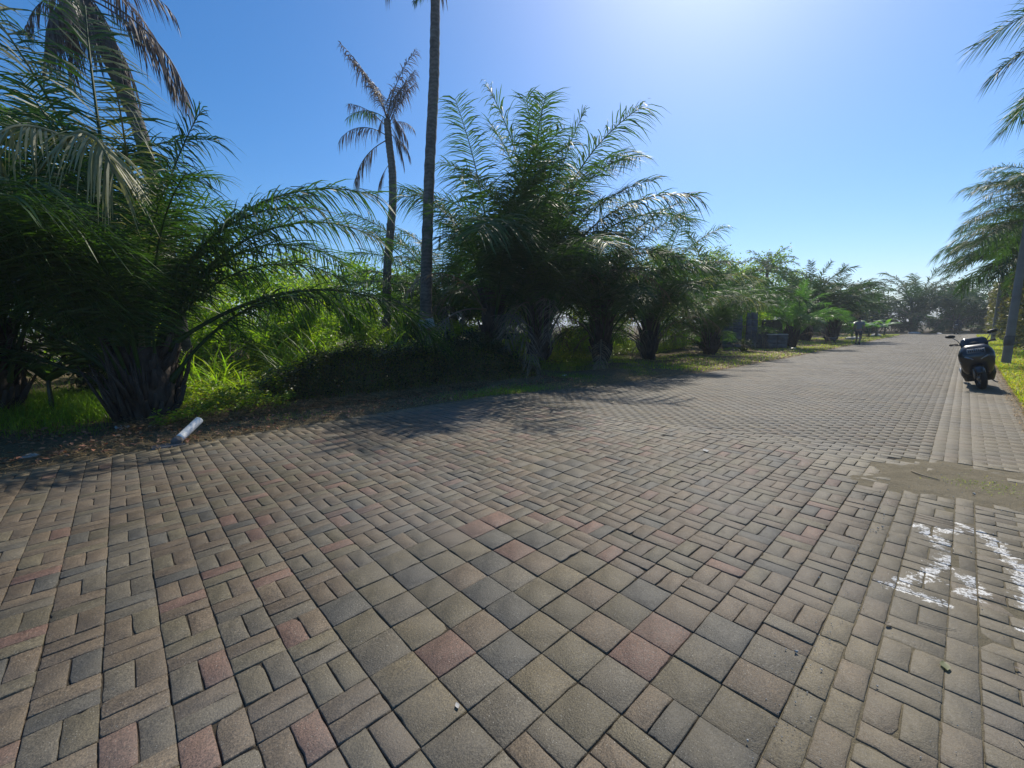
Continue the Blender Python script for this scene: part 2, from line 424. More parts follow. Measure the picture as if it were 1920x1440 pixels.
M['patch'] = soil_material('cement smear', (0.19, 0.162, 0.105), (0.26, 0.225, 0.155), (0.15, 0.125, 0.08), 5.0)

# ------------------------------------------------------------------ terrain
U = 0.21
EDGE_Y = np.array([-8, 4.83, 7.1, 12.6, 20, 32.6, 66.0]); EDGE_X = np.array([-5.46, -5.40, -4.75, -3.85, -3.6, -3.45, -3.2])
def edgeL(y): return np.interp(y, EDGE_Y, EDGE_X)
EDGE_R = 2.16
def terrain(x, y):
    x = np.asarray(x, float); y = np.asarray(y, float)
    e = edgeL(y)
    d = np.maximum(e-x, 0)                       # metres left of the kerb
    z = 0.02*np.clip(d/0.4, 0, 1)+0.05*np.clip((d-0.5)/3, 0, 1)
    bank = np.exp(-((y-4.4)/2.9)**4)*np.clip((d-1.15)/1.0, 0, 1)
    bank = bank*bank*(3-2*bank)
    bank = bank*(1+0.16*np.sin(2.9*x+1.7*y)*np.sin(2.3*y-x))
    fall = 1-0.45*np.clip((d-2.6)/2.0, 0, 1)
    z = z+0.72*bank*fall
    z = z+0.15*np.clip((d-4)/6, 0, 1)
    z = z+0.05*np.sin(x*1.7+1.1*y)*np.clip((d-0.8)/2, 0, 1)+0.03*np.sin(3.1*x-2.3*y)*np.clip((d-0.6)/2, 0, 1)
    r = np.maximum(x-EDGE_R, 0)
    z = z+0.03*np.clip(r/0.3, 0, 1)+0.02*np.sin(2.3*y+x*3)*np.clip(r/0.5, 0, 1)
    inside = (x > e) & (x < EDGE_R) & (y < 66)
    z = np.where(inside, -0.05, z)
    z = np.where((y > 60), np.minimum(z, 0.0)-0.0, z)
    return z

def ground_sheet():
    xs = np.concatenate([[-900, -500, -250, -120, -60, -35], np.arange(-28, -10, 0.6), np.arange(-10, 4.0, 0.16), np.arange(4, 9, 0.6), [12, 20, 40, 80, 150, 300, 600, 900]])
    ys = np.concatenate([[-400, -100, -40, -20], np.arange(-12, -4, 0.8), np.arange(-4, 22, 0.16), np.arange(22, 70, 0.6), [75, 85, 100, 130, 180, 260, 400, 700, 1200]])
    X, Y = np.meshgrid(xs, ys, indexing='ij')
    Z = terrain(X, Y)
    a, b = len(xs), len(ys)
    i = np.arange(a-1)[:, None]*b; j = np.arange(b-1)[None, :]
    Q = np.stack([i+j, i+b+j, i+b+j+1, i+j+1], -1).reshape(-1, 4)
    mb = MB(); mb.add(np.stack([X.ravel(), Y.ravel(), Z.ravel()], 1), Q)
    o = mb.build('ground', M['soil'], smooth=True); tag(o, kind='structure')
ground_sheet()

# ------------------------------------------------------------------ paving
rng = np.random.default_rng(7)
def polysheet(name, pts, z, m, kind='structure'):
    mb = MB(); n = len(pts)
    mb.add([[p[0], p[1], z] for p in pts], N=[list(range(n))])
    o = mb.build(name, m); tag(o, kind=kind); return o

PAL = {'brown': (0.126, 0.098, 0.070), 'tan': (0.139, 0.116, 0.075), 'blue': (0.084, 0.081, 0.072),
       'pink': (0.152, 0.094, 0.074), 'grey': (0.119, 0.105, 0.081), 'road': (0.119, 0.105, 0.081), 'olive': (0.119, 0.103, 0.070),
       'border': (0.204, 0.169, 0.106), 'dark': (0.080, 0.071, 0.051)}
def pick(names, w): return PAL[names[rng.choice(len(names), p=np.array(w)/sum(w))]]

bricks = []      # x0,y0,x1,y1 (metres), colour
def B(x0, y0, x1, y1, c, v=0.12):
    k = 1+rng.uniform(-v, v)
    bricks.append((x0*U, y0*U, x1*U, y1*U, c[0]*k, c[1]*k, c[2]*k))

def is_square(i, j):
    if -5 <= i < 3 and -1 <= j < 6: return not (i >= 2 and j < 1) and not (i < -4 and j < 0)
    if 3 <= i < 5 and 3 <= j < 6: return True
    if i == 4 and j == 2: return True
    if -9 <= i < -5 and 10 <= j < 14: return True
    if -21 <= i < -17 and -1 <= j < 4: return False
    return False

PATCH = [(0.78, 4.02), (1.0, 4.12), (1.2, 3.98), (1.55, 4.12), (1.9, 4.0), (2.15, 4.1), (2.3, 4.9), (2.15, 5.55), (1.9, 5.62), (1.62, 5.42), (1.35, 5.5), (1.12, 5.35), (0.98, 5.05), (0.82, 4.9), (0.86, 4.6), (0.72, 4.35)]
def inpoly(x, y, P):
    c = False; n = len(P)
    for i in range(n):
        x1, y1 = P[i]; x2, y2 = P[(i+1) % n]
        if (y1 > y) != (y2 > y) and x < (x2-x1)*(y-y1)/(y2-y1)+x1: c = not c
    return c

for i in range(-25, 5):
    for j in range(-18, 23):
        n = math.sin(i*0.5+2)*math.cos(j*0.37)+0.5*math.sin(j*0.21+i*0.3)
        if is_square(i, j):
            B(i, j, i+1, j+1, pick(['tan', 'olive', 'blue', 'pink', 'brown', 'grey'], [4, 4, 2.3, 2.6, 1.5, 2]), 0.1); continue
        w = [4.5, 1.8+max(n, 0), 1.5 if n > 0 else 0.4, 1.0 if n < 0.2 else 0.4, 2.2]
        if i < -16: w = [6, 0.8, 0.5 if j < 8 else 1.2, 0.3, 1.8]
        ns = ['brown', 'olive', 'blue', 'pink', 'grey']
        if (i+j) % 2 == 0:
            B(i, j, i+1, j+0.5, pick(ns, w)); B(i, j+0.5, i+1, j+1, pick(ns, w))
        else:
            B(i, j, i+0.5, j+1, pick(ns, w)); B(i+0.5, j, i+1, j+1, pick(ns, w))
# right-hand strip beside the parquet
for j in range(-18, 20):
    cs = ['olive', 'tan', 'brown']; w = [4, 2, 2]
    B(5, j, 5.5, j+1, pick(cs, w)); B(5.5, j+0.5, 6, j+1.5, pick(cs, w))
    if j % 2 == 0:
        B(6, j, 7, j+0.5, pick(cs, w)); B(6, j+0.5, 7, j+1, pick(cs, w))
    else:
        B(6, j, 6.5, j+1, pick(cs, w)); B(6.5, j, 7, j+1, pick(cs, w))
    B(7, j, 7.5, j+1, pick(cs, w))
    for k in range(2):
        off = 0.5*((j*2+k) % 2)
        y = j+0.5*k; x = 7.5
        if off: B(7.5, y, 8, y+0.5, pick(cs, w)); x = 8
        while x < 10.2:
            x1 = min(x+1, 10.25); B(x, y, x1, y+0.5, pick(cs, w)); x = x1
# left border courses
for j in range(-30, 23):
    B(-25.5, j, -25, j+1, pick(['border', 'olive'], [4, 1])); B(-26, j+0.5, -25.5, j+1.5, pick(['dark', 'olive'], [4, 2]))
# the road beyond: running bond across the carriageway
j = 23.0; r = 0
while j < 316:
    y = (j+0.25)*U; xl = (edgeL(y))/U
    step = 0.5
    x = xl; bw = 0.5
    B(x, j, x+bw, j+step, pick(['border', 'dark', 'olive'], [3, 1, 2])); x += bw
    x0 = math.floor(x)+(0.5 if r % 2 else 0.0)
    while x0 <= x+0.12: x0 += 1
    ns = ['road', 'brown', 'blue', 'tan']; w = [7, 2, 0.7, 0.7]
    B(x, j, x0, j+step, pick(ns, w))
    while x0 < 5.99:
        x1 = min(x0+1, 6); B(x0, j, x1, j+step, pick(ns, w), 0.09); x0 = x1
    if r % 2 == 0:
        for k in range(3): B(6+0.5*k, j, 6.5+0.5*k, j+1, pick(['road', 'olive', 'brown'], [3, 3, 2]))
    x0 = 7.5+(0.5 if r % 2 else 0)
    if r % 2: B(7.5, j, 8, j+step, pick(['olive', 'brown', 'tan'], [3, 2, 1]))
    while x0 < 10.2:
        x1 = min(x0+1, 10.25); B(x0, j, x1, j+step, pick(['olive', 'brown', 'tan'], [3, 2, 1])); x0 = x1
    j += step; r += 1

def lay_bricks():
    keep = []
    for b in bricks:
        cx, cy = (b[0]+b[2])/2, (b[1]+b[3])/2
        if inpoly(cx, cy, PATCH) and rng.random() < 0.45: continue
        keep.append(b)
    A = np.array(keep)
    cx = (A[:, 0]+A[:, 2])/2; cy = (A[:, 1]+A[:, 3])/2
    dist = np.hypot(cx-CAMP[0], cy-CAMP[1])
    near = dist < 6.5
    mb = MB()
    def lay(S, seg, zlift=0.0):
        n = len(S)
        hx = (S[:, 2]-S[:, 0])/2; hy = (S[:, 3]-S[:, 1])/2
        cx = (S[:, 0]+S[:, 2])/2; cy = (S[:, 1]+S[:, 3])/2
        gap = 0.0014+0.0014*rng.random(n)**2
        side_ = (cx > 1.2) & (cy > 5.2); gap = np.where(side_, 0.0004, gap)
        # unit perimeter (counter-clockwise) with seg points per side
        P = []
        for k in range(4):
            a = [(-1, -1), (1, -1), (1, 1), (-1, 1)][k]; b2 = [(1, -1), (1, 1), (-1, 1), (-1, -1)][k]
            for t in np.arange(seg)/seg: P.append((a[0]+(b2[0]-a[0])*t, a[1]+(b2[1]-a[1])*t))
        P = np.array(P); m = len(P)
        jit = rng.normal(0, 0.0010 if seg > 1 else 0.0012, (n, m, 2))
        if seg > 1:                                   # a few chipped corners and edges
            for c in range(0, m, seg):
                ch = rng.random(n) < 0.035
                jit[ch, c] += -P[c]*rng.uniform(0.004, 0.011, (ch.sum(), 1))
            for c in range(m):
                ch = rng.random(n) < 0.012
                jit[ch, c] += -P[c]*rng.uniform(0.003, 0.009, (ch.sum(), 1))
        ang = rng.normal(0, 0.006, n)
        sh = rng.normal(0, 0.0009, (n, 2))
        k_ = 1.0 if seg > 1 else 0.6
        tx = rng.normal(0, 0.013*k_, n); ty = rng.normal(0, 0.013*k_, n); z0 = rng.normal(0, 0.0017*k_, n)+zlift
        bev = 0.0038
        rings = []
        for (ins, z) in ((0.0, -0.045), (0.0, -0.0055), (bev*0.45, -0.0015), (bev, 0.0)):
            X = P[None, :, 0]*(hx-gap-ins)[:, None]+jit[..., 0]*(1 if z > -0.04 else 0.3)
            Y = P[None, :, 1]*(hy-gap-ins)[:, None]+jit[..., 1]*(1 if z > -0.04 else 0.3)
            Xr = X*np.cos(ang)[:, None]-Y*np.sin(ang)[:, None]; Yr = X*np.sin(ang)[:, None]+Y*np.cos(ang)[:, None]
            Z = z+z0[:, None]+tx[:, None]*X+ty[:, None]*Y
            rings.append(np.stack([Xr+(cx+sh[:, 0])[:, None], Yr+(cy+sh[:, 1])[:, None], Z], -1))
        if seg == 1:
            rings = [rings[1]*1.0, rings[3]]; rings[0][..., 2] -= 0.004
            rings[0][side_, :, 2] += 0.0075                       # joints filled with sand along the side strip
        R = len(rings)
        V = np.stack(rings, 1)                         # n,R,m,3
        base = (np.arange(n)*R*m)[:, None, None]
        k = np.arange(R-1)[None, :, None]*m; jj = np.arange(m)[None, None, :]; j2 = (jj+1) % m
        Q = np.stack([base+k+jj, base+k+j2, base+k+m+j2, base+k+m+jj], -1).reshape(-1, 4)
        top = (np.arange(n)*R*m)[:, None]+(R-1)*m+np.arange(m)[None, :]
        col = np.repeat(S[:, 4:7], R*m, axis=0)
        if m == 4: mb.add(V.reshape(-1, 3), np.concatenate([Q, top]), col=col)
        else: mb.add(V.reshape(-1, 3), Q, N=top.tolist(), col=col)
    lay(A[near], 4); lay(A[~near], 1)
    o = mb.build('road', M['brick']); tag(o, kind='structure')
lay_bricks()
ys = np.arange(-8, 66.5, 1.0)
polysheet('road_joints', [(1.05, -8)]+[(1.05, 66.2)]+[(float(edgeL(y)), float(y)) for y in ys[::-1]], -0.0085, M['joint'])
polysheet('side_joints', [(1.05, -8), (EDGE_R, -8), (EDGE_R, 66.2), (1.05, 66.2)], -0.0050, M['jointpale'])

def patch_mesh():
    # thin, uneven smear of cement and soil where blocks are missing
    r = np.random.default_rng(3); P = np.array(PATCH+[PATCH[0]])
    xs = np.arange(0.6, 2.4, 0.02); ys_ = np.arange(3.85, 5.8, 0.02); X, Y = np.meshgrid(xs, ys_, indexing='ij')
    D = np.full(X.shape, 9.0)
    for a, b2 in zip(P[:-1], P[1:]):
        ab = b2-a; t = np.clip(((X-a[0])*ab[0]+(Y-a[1])*ab[1])/(ab@ab), 0, 1)
        D = np.minimum(D, np.hypot(X-a[0]-t*ab[0], Y-a[1]-t*ab[1]))
    ins = np.array([[inpoly(X[i, j], Y[i, j], PATCH) for j in range(X.shape[1])] for i in range(X.shape[0])])
    D = np.where(ins, D, -D)+0.02*np.sin(X*31+Y*17)+0.018*np.sin(Y*43-X*23)+r.normal(0, 0.006, X.shape)
    Z = np.clip(-0.006+D*0.06, -0.02, 0.0045)+0.0022*np.sin(X*9+Y*5)+0.0016*np.sin(X*24-Y*19)+r.normal(0, 0.0006, X.shape)
    n1, n2 = X.shape; i = np.arange(n1-1)[:, None]*n2; j = np.arange(n2-1)[None, :]
    Q = np.stack([i+j, i+n2+j, i+n2+j+1, i+j+1], -1).reshape(-1, 4)
    zf = Z.ravel(); Q = Q[(zf[Q].max(1) > -0.012)]
    mb = MB(); mb.add(np.stack([X.ravel(), Y.ravel(), zf], 1), Q); o = mb.build('cement_patch', M['patch'], smooth=True); tag(o, kind='structure')
patch_mesh()
# the road bends right at its far end
mb = MB(); mb.add([[-3.2, 66.2, 0.004], [2.16, 60.0, 0.004], [7, 63, 0.004], [30, 66, 0.004], [30, 71, 0.004], [6, 69.5, 0.004], [-1, 69.5, 0.004], [-3.2, 68, 0.004]], N=[list(range(8))], col=PAL['road'])
tag(mb.build('road_bend', M['brick']), kind='structure')

# ------------------------------------------------------------------ palm fronds
def ray(px, py, dist):
    d = FW+(px-960)/FPX*RT-(py-720)/FPX*UP; t = dist/math.hypot(d[0], d[1]); return CAMP+d*t
def frond_mesh(name, mat_leaf, L=5.0, a0=70, a1=-20, pow_=1.3, pairs=80, ll=0.85, w=0.034, plum=0.35, droop=0.25, pet=0.2, seed=0, miss=0.0, side=0.05, rr=0.03, sweep0=34, sweep1=56, hang=0.0, broken=None):
    r = np.random.default_rng(seed)
    K = 40; t = np.linspace(0, 1, K)
    ang = np.radians(a0+(a1-a0)*t**pow_)
    if broken: ang = np.where(t > broken[0], np.radians(broken[1]), ang)
    ds = L/(K-1)
    P = np.zeros((K, 3))
    P[1:, 0] = np.cumsum(np.cos(ang[:-1])*ds); P[1:, 2] = np.cumsum(np.sin(ang[:-1])*ds)
    P[:, 1] = side*L*t**2*r.choice([-1, 1])
    rad = rr*(1-0.9*t)+0.004; rad[:3] *= [2.2, 1.7, 1.3]
    mb = MB(); V, Q, T, N = tube(P, rad, 5); mb.add(V, Q, T, N)
    n = pairs*2
    s = np.repeat(np.linspace(pet, 0.995, pairs), 2)+r.normal(0, 0.3/pairs, n); s = np.clip(s, pet, 0.998)
    sgn = np.tile([1.0, -1.0], pairs)
    kk = s*(K-1); i0 = np.clip(kk.astype(int), 0, K-2); f = (kk-i0)[:, None]
    O = P[i0]*(1-f)+P[i0+1]*f
    Tn = nrm(P[i0+1]-P[i0])
    S = np.array([0, 1.0, 0])[None]*sgn[:, None]
    Nn = nrm(np.cross(Tn, np.array([[0, 1.0, 0]]))); Nn = np.where(Nn[:, 2:3] < 0, -Nn, Nn)
    q = (s-pet)/(1-pet)
    ln = ll*np.clip(0.35+q*4.5, 0, 1)*(1-0.45*q**3.2)*r.uniform(0.8, 1.12, n)
    sw = np.radians(sweep0+(sweep1-sweep0)*q+r.normal(0, 6, n))[:, None]
    el = (r.choice([-0.4, 0.25, 0.9], n)*plum+r.normal(0, 0.12, n)+0.1)[:, None]
    d = nrm(np.cos(sw)*S+np.sin(sw)*Tn+el*Nn-np.array([0, 0, hang]))
    u = np.array([0, 0.33, 0.68, 1.0])
    dr = (droop*r.uniform(0.5, 1.6, n))[:, None]
    pts = [O+d*(ln[:, None]*x)-np.array([0, 0, 1.0])*(dr*ln[:, None]*x*x) for x in u]
    wd = nrm(Tn-(Tn*d).sum(1, keepdims=True)*d)
    tw = r.normal(0, 0.5, n)[:, None]; pn = np.cross(d, wd)
    wd = wd*np.cos(tw)+pn*np.sin(tw)
    ww = (w*r.uniform(0.8, 1.2, n)*(0.6+0.4*np.clip(ln/ll, 0, 1)))[:, None]
    prof = [0.45, 1.0, 0.75, 0.08]
    row = []
    for p, k in zip(pts, prof): row += [p-wd*ww*k*0.5, p+wd*ww*k*0.5]
    V = np.stack(row, 1)
    ok = r.random(n) >= miss
    V = V[ok]; n = len(V)
    b = (np.arange(n)*8)[:, None]
    Q = np.concatenate([b+[0, 1, 3, 2], b+[2, 3, 5, 4], b+[4, 5, 7, 6]])
    mb.add(V.reshape(-1, 3), Q)
    me = mb.mesh(name); me.materials.append(mat_leaf)
    return me

CL = [(88, 55), (82, 10), (76, -14), (67, -32), (54, -42), (38, -55), (15, -65)]
def library(nm, m, plum=0.4, **kw):
    return [[frond_mesh(nm, m, a0=a, a1=b, seed=10*k+v+100*len(nm), plum=plum, side=0.04+0.05*v, **kw) for v in range(3)] for k, (a, b) in enumerate(CL)]
LIB = library('frond', M['palm'], plum=0.24, sweep0=14, sweep1=44, pairs=110, ll=1.08, w=0.031, droop=0.5)
LIBB = library('frond', M['palm_bright'], pairs=80, ll=0.95, w=0.04, droop=0.3)
LIBF = library('frond', M['palm_far'], pairs=60, ll=0.95, w=0.065, droop=0.4, rr=0.045)
OLD = [frond_mesh('old_frond', M['pale'], a0=a, a1=b, pairs=70, ll=0.8, w=0.03, droop=0.7, plum=0.3, seed=900+k, miss=0.25) for k, (a, b) in enumerate(CL)]
DRY = [frond_mesh('dry_frond', M['dry'], a0=a, a1=b, pairs=50, ll=0.75, w=0.03, droop=0.7, plum=0.25, seed=s, miss=0.2) for a, b, s in ((60, -60, 1), (35, -80, 2), (5, -85, 3))]
PALE = frond_mesh('broken_frond', M['pale'], L=3.0, a0=70, a1=-60, pairs=46, ll=0.8, w=0.03, droop=0.5, seed=5, pet=0.3, broken=(0.45, -72))

def oil_trunk(h, r, seed, parent):
    g = np.random.default_rng(seed); mb = MB()
    n = 10; z = np.linspace(-0.25, h+0.3, n)
    mb.add(*tube(np.c_[g.normal(0, 0.02, n), g.normal(0, 0.02, n), z], r*(0.75+0.25*np.sin(np.linspace(0.4, 2.6, n))), 12, jit=0.1, rng=g))
    for k in range(int(26+30*h)):
        zz = g.uniform(0.0, h+0.25); a = k*2.39996+g.normal(0, 0.1)
        d = np.array([math.cos(a), math.sin(a), 0]); o = d*r*0.7+[0, 0, zz]
        l = g.uniform(0.25, 0.6); up = g.uniform(0.9, 2.2)
        p = [o, o+nrm(d+[0, 0, up])*l*0.5, o+nrm(d*0.7+[0, 0, up])*l]
        mb.add(*tube(p, [0.06, 0.045, 0.028], 5))
    for k in range(70):                              # thicket of old leaf stalks round the foot
        a = k*2.39996*1.3; d = np.array([math.cos(a), math.sin(a), 0]); o = d*r*g.uniform(0.7, 1.25)+[0, 0, g.uniform(-0.05, 0.5*h)]
        l = g.uniform(0.4, 1.0); up = g.uniform(2.0, 4.5)
        p = [o, o+nrm(d+[0, 0, up])*l*0.5, o+nrm(d*0.9+[g.normal(0, 0.15), g.normal(0, 0.15), up])*l]
        mb.add(*tube(p, [0.032, 0.022, 0.008], 4))
    return mb.build('trunk', M['palmbark'], parent)

def palm(name, label, cat, base, h=0.9, r=0.28, n=26, L=5.0, lib=LIB, seed=0, lo=0, hi=6.4, dry=3, group=None, sc=1.0, flat=0.8, az=None, road=3, rs=0.88, steep=None):
    x, y = base; z = float(terrain(x, y))
    root = empty(name, (x, y, z), 0, label, cat, group)
    g = np.random.default_rng(seed); random.seed(seed)
    oil_trunk(h, r, seed, root)
    for k in range(n):
        q = (k+0.5)/n
        c = lo+(hi-lo)*q**flat+g.normal(0, 0.35); ci = int(np.clip(round(c), 0, 6))
        a = (k*2.39996+g.normal(0, 0.2)+seed) % (2*math.pi)
        toroad = min(abs(a), 2*math.pi-abs(a)) < 1.25 and x < 0
        short = 1.0
        if toroad: ci = min(ci, road); short = rs
        if steep and steep[0] < a < steep[1]:
            if g.random() > steep[4]: continue
            ci = min(ci, steep[2]); short = min(short, steep[3])
        if ci >= 5: short *= 0.85
        old = lib is LIB and 1 <= ci and g.random() < 0.09
        o = mesh_obj('frond', OLD[ci] if old else lib[ci][int(g.integers(3))], root)
        rr = r*(0.25+0.75*q)
        o.location = (rr*math.cos(a), rr*math.sin(a), h*(1.0-0.75*q)+g.uniform(-0.05, 0.15)+0.1)
        s = L/5.0*sc*g.uniform(0.84, 1.1)*short
        o.scale = (s, s, s); o.rotation_euler = (g.normal(0, 0.09), g.normal(0, 0.05), a)
    for k in range(dry):
        a = g.uniform(0, 6.28); o = mesh_obj('dry_frond', DRY[k % 3], root); s = L/5.0*g.uniform(0.5, 0.8)
        o.location = (r*0.9*math.cos(a), r*0.9*math.sin(a), h*g.uniform(0.3, 0.9)); o.scale = (s, s, s); o.rotation_euler = (g.normal(0, 0.1), 0, a)
        o['label'] = 'brown dried frond'
    return root
def add_frond(root, me, loc, rz, s, ry=0.0, rx=0.0, name='frond', label=None):
    o = mesh_obj(name, me, root); o.location = loc; o.rotation_euler = (rx, ry, rz); o.scale = (s, s, s)
    if label: o['label'] = label
    return o

G1 = 'bushy palms along the left verge'
pa = palm('palm_tree', 'large bushy palm right behind the leaning white bollard', 'palm', (-7.65, -0.6), 0.9, 0.34, 50, 6.3, seed=1, dry=0, group=G1, hi=4.9, road=2, rs=0.66, steep=(0.1, 2.9, 1, 0.85, 0.28))
add_frond(pa, LIB[5][0], (0.1, 0.3, 1.15), 1.45, 1.12)          # the long arching frond to the right
add_frond(pa, LIB[3][1], (0.1, 0.3, 1.3), 1.40, 1.0)
add_frond(pa, LIB[4][2], (0.1, 0.3, 0.6), 1.75, 0.95)
add_frond(pa, LIB[3][2], (0.0, 0.2, 1.0), 1.2, 0.74)
add_frond(pa, LIB[3][0], (0.0, 0.2, 1.1), 1.9, 0.95)
add_frond(pa, LIB[2][1], (0.0, 0.2, 1.1), 1.3, 1.0)
add_frond(pa, LIB[2][0], (0.0, 0.2, 1.1), 0.9, 0.8)
pb = palm('palm_tree', 'tall bushy palm at the left frame edge with a broken pale frond', 'palm', (-9.0, -2.5), 1.2, 0.34, 36, 6.6, seed=2, dry=0, group=G1, hi=4.9, road=2, rs=0.66, steep=(0.3, 2.3, 1, 0.8, 0.5))
q_ = ray(128, 262, 7.4)-np.array([-9.0, -2.5, float(terrain(-9.0, -2.5))])
FAN = frond_mesh('broken_frond', M['pale'], L=1.1, a0=10, a1=-85, pairs=34, ll=0.62, w=0.03, droop=0.7, plum=0.35, seed=8, pet=0.04, hang=0.5, sweep0=30, sweep1=60)
add_frond(pb, FAN, tuple(q_), 0.35, 1.0, name='broken_frond', label='pale broken frond hanging down')
add_frond(pb, FAN, tuple(q_), -0.9, 0.85, name='broken_frond', label='pale broken frond hanging down')
mb = MB(); tt_ = np.linspace(0, 1, 8)[:, None]; mb.add(*tube(np.array([[0.1, 0.1, 1.2]])*(1-tt_)+q_*tt_+np.array([[0, 0, 0.5]])*np.sin(np.pi*tt_), 0.03-0.012*tt_[:, 0], 6)); mb.build('frond_stalk', M['pale'], pb)
palm('palm_tree', 'bushy palm left of the centre clump, right beside the tall bare trunk', 'palm', (-14.6, 10.2), 1.2, 0.30, 36, 6.2, seed=3, dry=3, group=G1, hi=5.0)
palm('palm_tree', 'dark upright palm just left of the tallest centre palm', 'palm', (-9.3, 8.2), 2.3, 0.30, 26, 5.9, seed=4, lo=0, hi=2.9, dry=4, group=G1, road=2, steep=(1.9, 5.0, 1, 0.85, 0.5))
palm('palm_tree', 'tallest bushy palm in the centre with steep upright fronds', 'palm', (-8.75, 9.9), 2.7, 0.34, 38, 6.9, seed=5, lo=0, hi=3.3, dry=6, group=G1, road=3, steep=(2.0, 4.9, 2, 0.85, 0.55))
palm('palm_tree', 'dense palm right of the tallest centre palm, fronds over the kerb', 'palm', (-7.9, 12.4), 2.0, 0.32, 32, 4.9, seed=6, hi=4.3, dry=4, group=G1)
palm('palm_tree', 'palm with long arching fronds, second right of the tallest', 'palm', (-7.5, 15.2), 1.6, 0.30, 28, 4.9, seed=7, hi=5.0, dry=4, group=G1)
palm('palm_tree', 'palm in front of the stacked concrete blocks, left of them', 'palm', (-6.8, 19.6), 0.7, 0.28, 26, 4.0, seed=8, hi=4.8, dry=4, group=G1, road=2)
palm('palm_tree', 'greyish palm standing behind the stacked concrete blocks', 'palm', (-9.5, 26.5), 1.2, 0.28, 24, 6.0, LIBF, seed=9, hi=5.5, dry=3, group=G1)
palm('palm_tree', 'bright light green young palm beyond the block stacks', 'palm', (-5.4, 27.5), 0.9, 0.25, 30, 3.3, LIBB, seed=11, hi=5.6, dry=2, group=G1)
palm('palm_tree', 'dark palm right of the bright young palm, beside the dog', 'palm', (-6.8, 37.0), 1.9, 0.32, 26, 4.8, LIBF, seed=12, hi=5, dry=3, group=G1)
palm('palm_tree', 'dark palm on the verge between the dog and the walker', 'palm', (-5.6, 39.5), 2.0, 0.30, 26, 4.6, LIBF, seed=13, hi=5, dry=3, group=G1)
palm('palm_tree', 'blue hazed palm rising behind the walker', 'palm', (-9.0, 56.0), 1.8, 0.34, 26, 6.5, LIBF, seed=14, hi=6, dry=3, group=G1)
G2 = 'palms closing the far end of the road'
for k, (x, y, h, L, n, lb) in enumerate([(-7.5, 70, 1.2, 5.5, 24, 'low dark palm at the road end, just left of the tallest one'), (-3.2, 73, 2.2, 7.0, 34, 'tallest dark palm closing the far end of the road'),
        (0.6, 74, 1.5, 6.0, 26, 'dark palm right of the tallest one at the road end'), (5.0, 76, 1.4, 5.5, 24, 'dark palm behind the motorbike rider at the road bend'),
        (-12.5, 66, 1.4, 6.0, 24, 'hazy palm behind the banana plants'), (9.5, 73, 1.4, 5.5, 22, 'rightmost dark palm of the road end row, behind the thin trunk')]):
    palm('palm_tree', lb, 'palm', (x, y), h, 0.36, n, L, LIBF, seed=30+k, hi=6.3, dry=3, group=G2)
# further palms behind the front row
for k, (x, y, L, lb) in enumerate([(-13.5, 14.5, 5.5, 'shaded palm deep behind the tallest centre palm'), (-12.5, 20.0, 6.0, 'palm deep behind the row, left of the concrete stacks'),
                               (-13.0, -4.8, 6.0, 'palm deep in the thicket at the far left edge'), (-12.0, 31.5, 6.6, 'hazy palm rising behind the bright young palm')]):
    palm('palm_tree', lb, 'palm', (x, y), 1.2, 0.3, 22, L, LIBF, seed=50+k, hi=5.8, dry=2, group='palms behind the front row')

# right-hand palms on smooth trunks
def slim_palm(label, base, lean, h, L, n, seed, r=0.125, lib=LIB, tilt=(0, 0)):
    x, y = base; root = empty('palm_tree', (x, y, float(terrain(x, y))), 0, label, 'palm', 'slim trunked palms on the right verge')
    g = np.random.default_rng(seed); t = np.linspace(0, 1, 24)
    P = np.c_[lean[0]*t, lean[1]*t, -0.15+(h+0.15)*t]
    mb = MB(); mb.add(*tube(P, r*(1.12-0.35*t+0.15*np.exp(-t*14)), 14, jit=0.02, rng=g)); mb.build('trunk', M['bark'], root, smooth=True)
    for k in range(n):
        q = (k+0.5)/n; ci = int(np.clip(round(0.5+6*q+g.normal(0, 0.4)), 0, 6)); a = k*2.39996+seed
        o = mesh_obj('frond', lib[ci][int(g.integers(3))], root); s = L/5*g.uniform(0.85, 1.1); o.scale = (s, s, s)
        o.location = (lean[0]+0.08*math.cos(a), lean[1]+0.08*math.sin(a), h-0.25*q); o.rotation_euler = (g.normal(0, 0.1), g.normal(0, 0.06), a)
    return root
slim_palm('slim palm whose crown hangs into the top right corner, trunk outside the frame', (3.45, 10.2), (0.1, 0.1), 5.5, 2.6, 40, 61)
slim_palm('palm rising over the hedge directly behind the near utility pole', (3.35, 22.2), (0.0, 0.1), 4.9, 3.0, 64, 62)
slim_palm('slim palm in front of the hedge beside the farther utility pole', (3.3, 40.0), (0.0, 0.1), 5.0, 3.6, 50, 63, r=0.15, lib=LIBF)
slim_palm('palm against the hedge between the two utility poles', (3.6, 30.0), (0.0, 0.1), 4.4, 3.6, 56, 64, lib=LIBF)
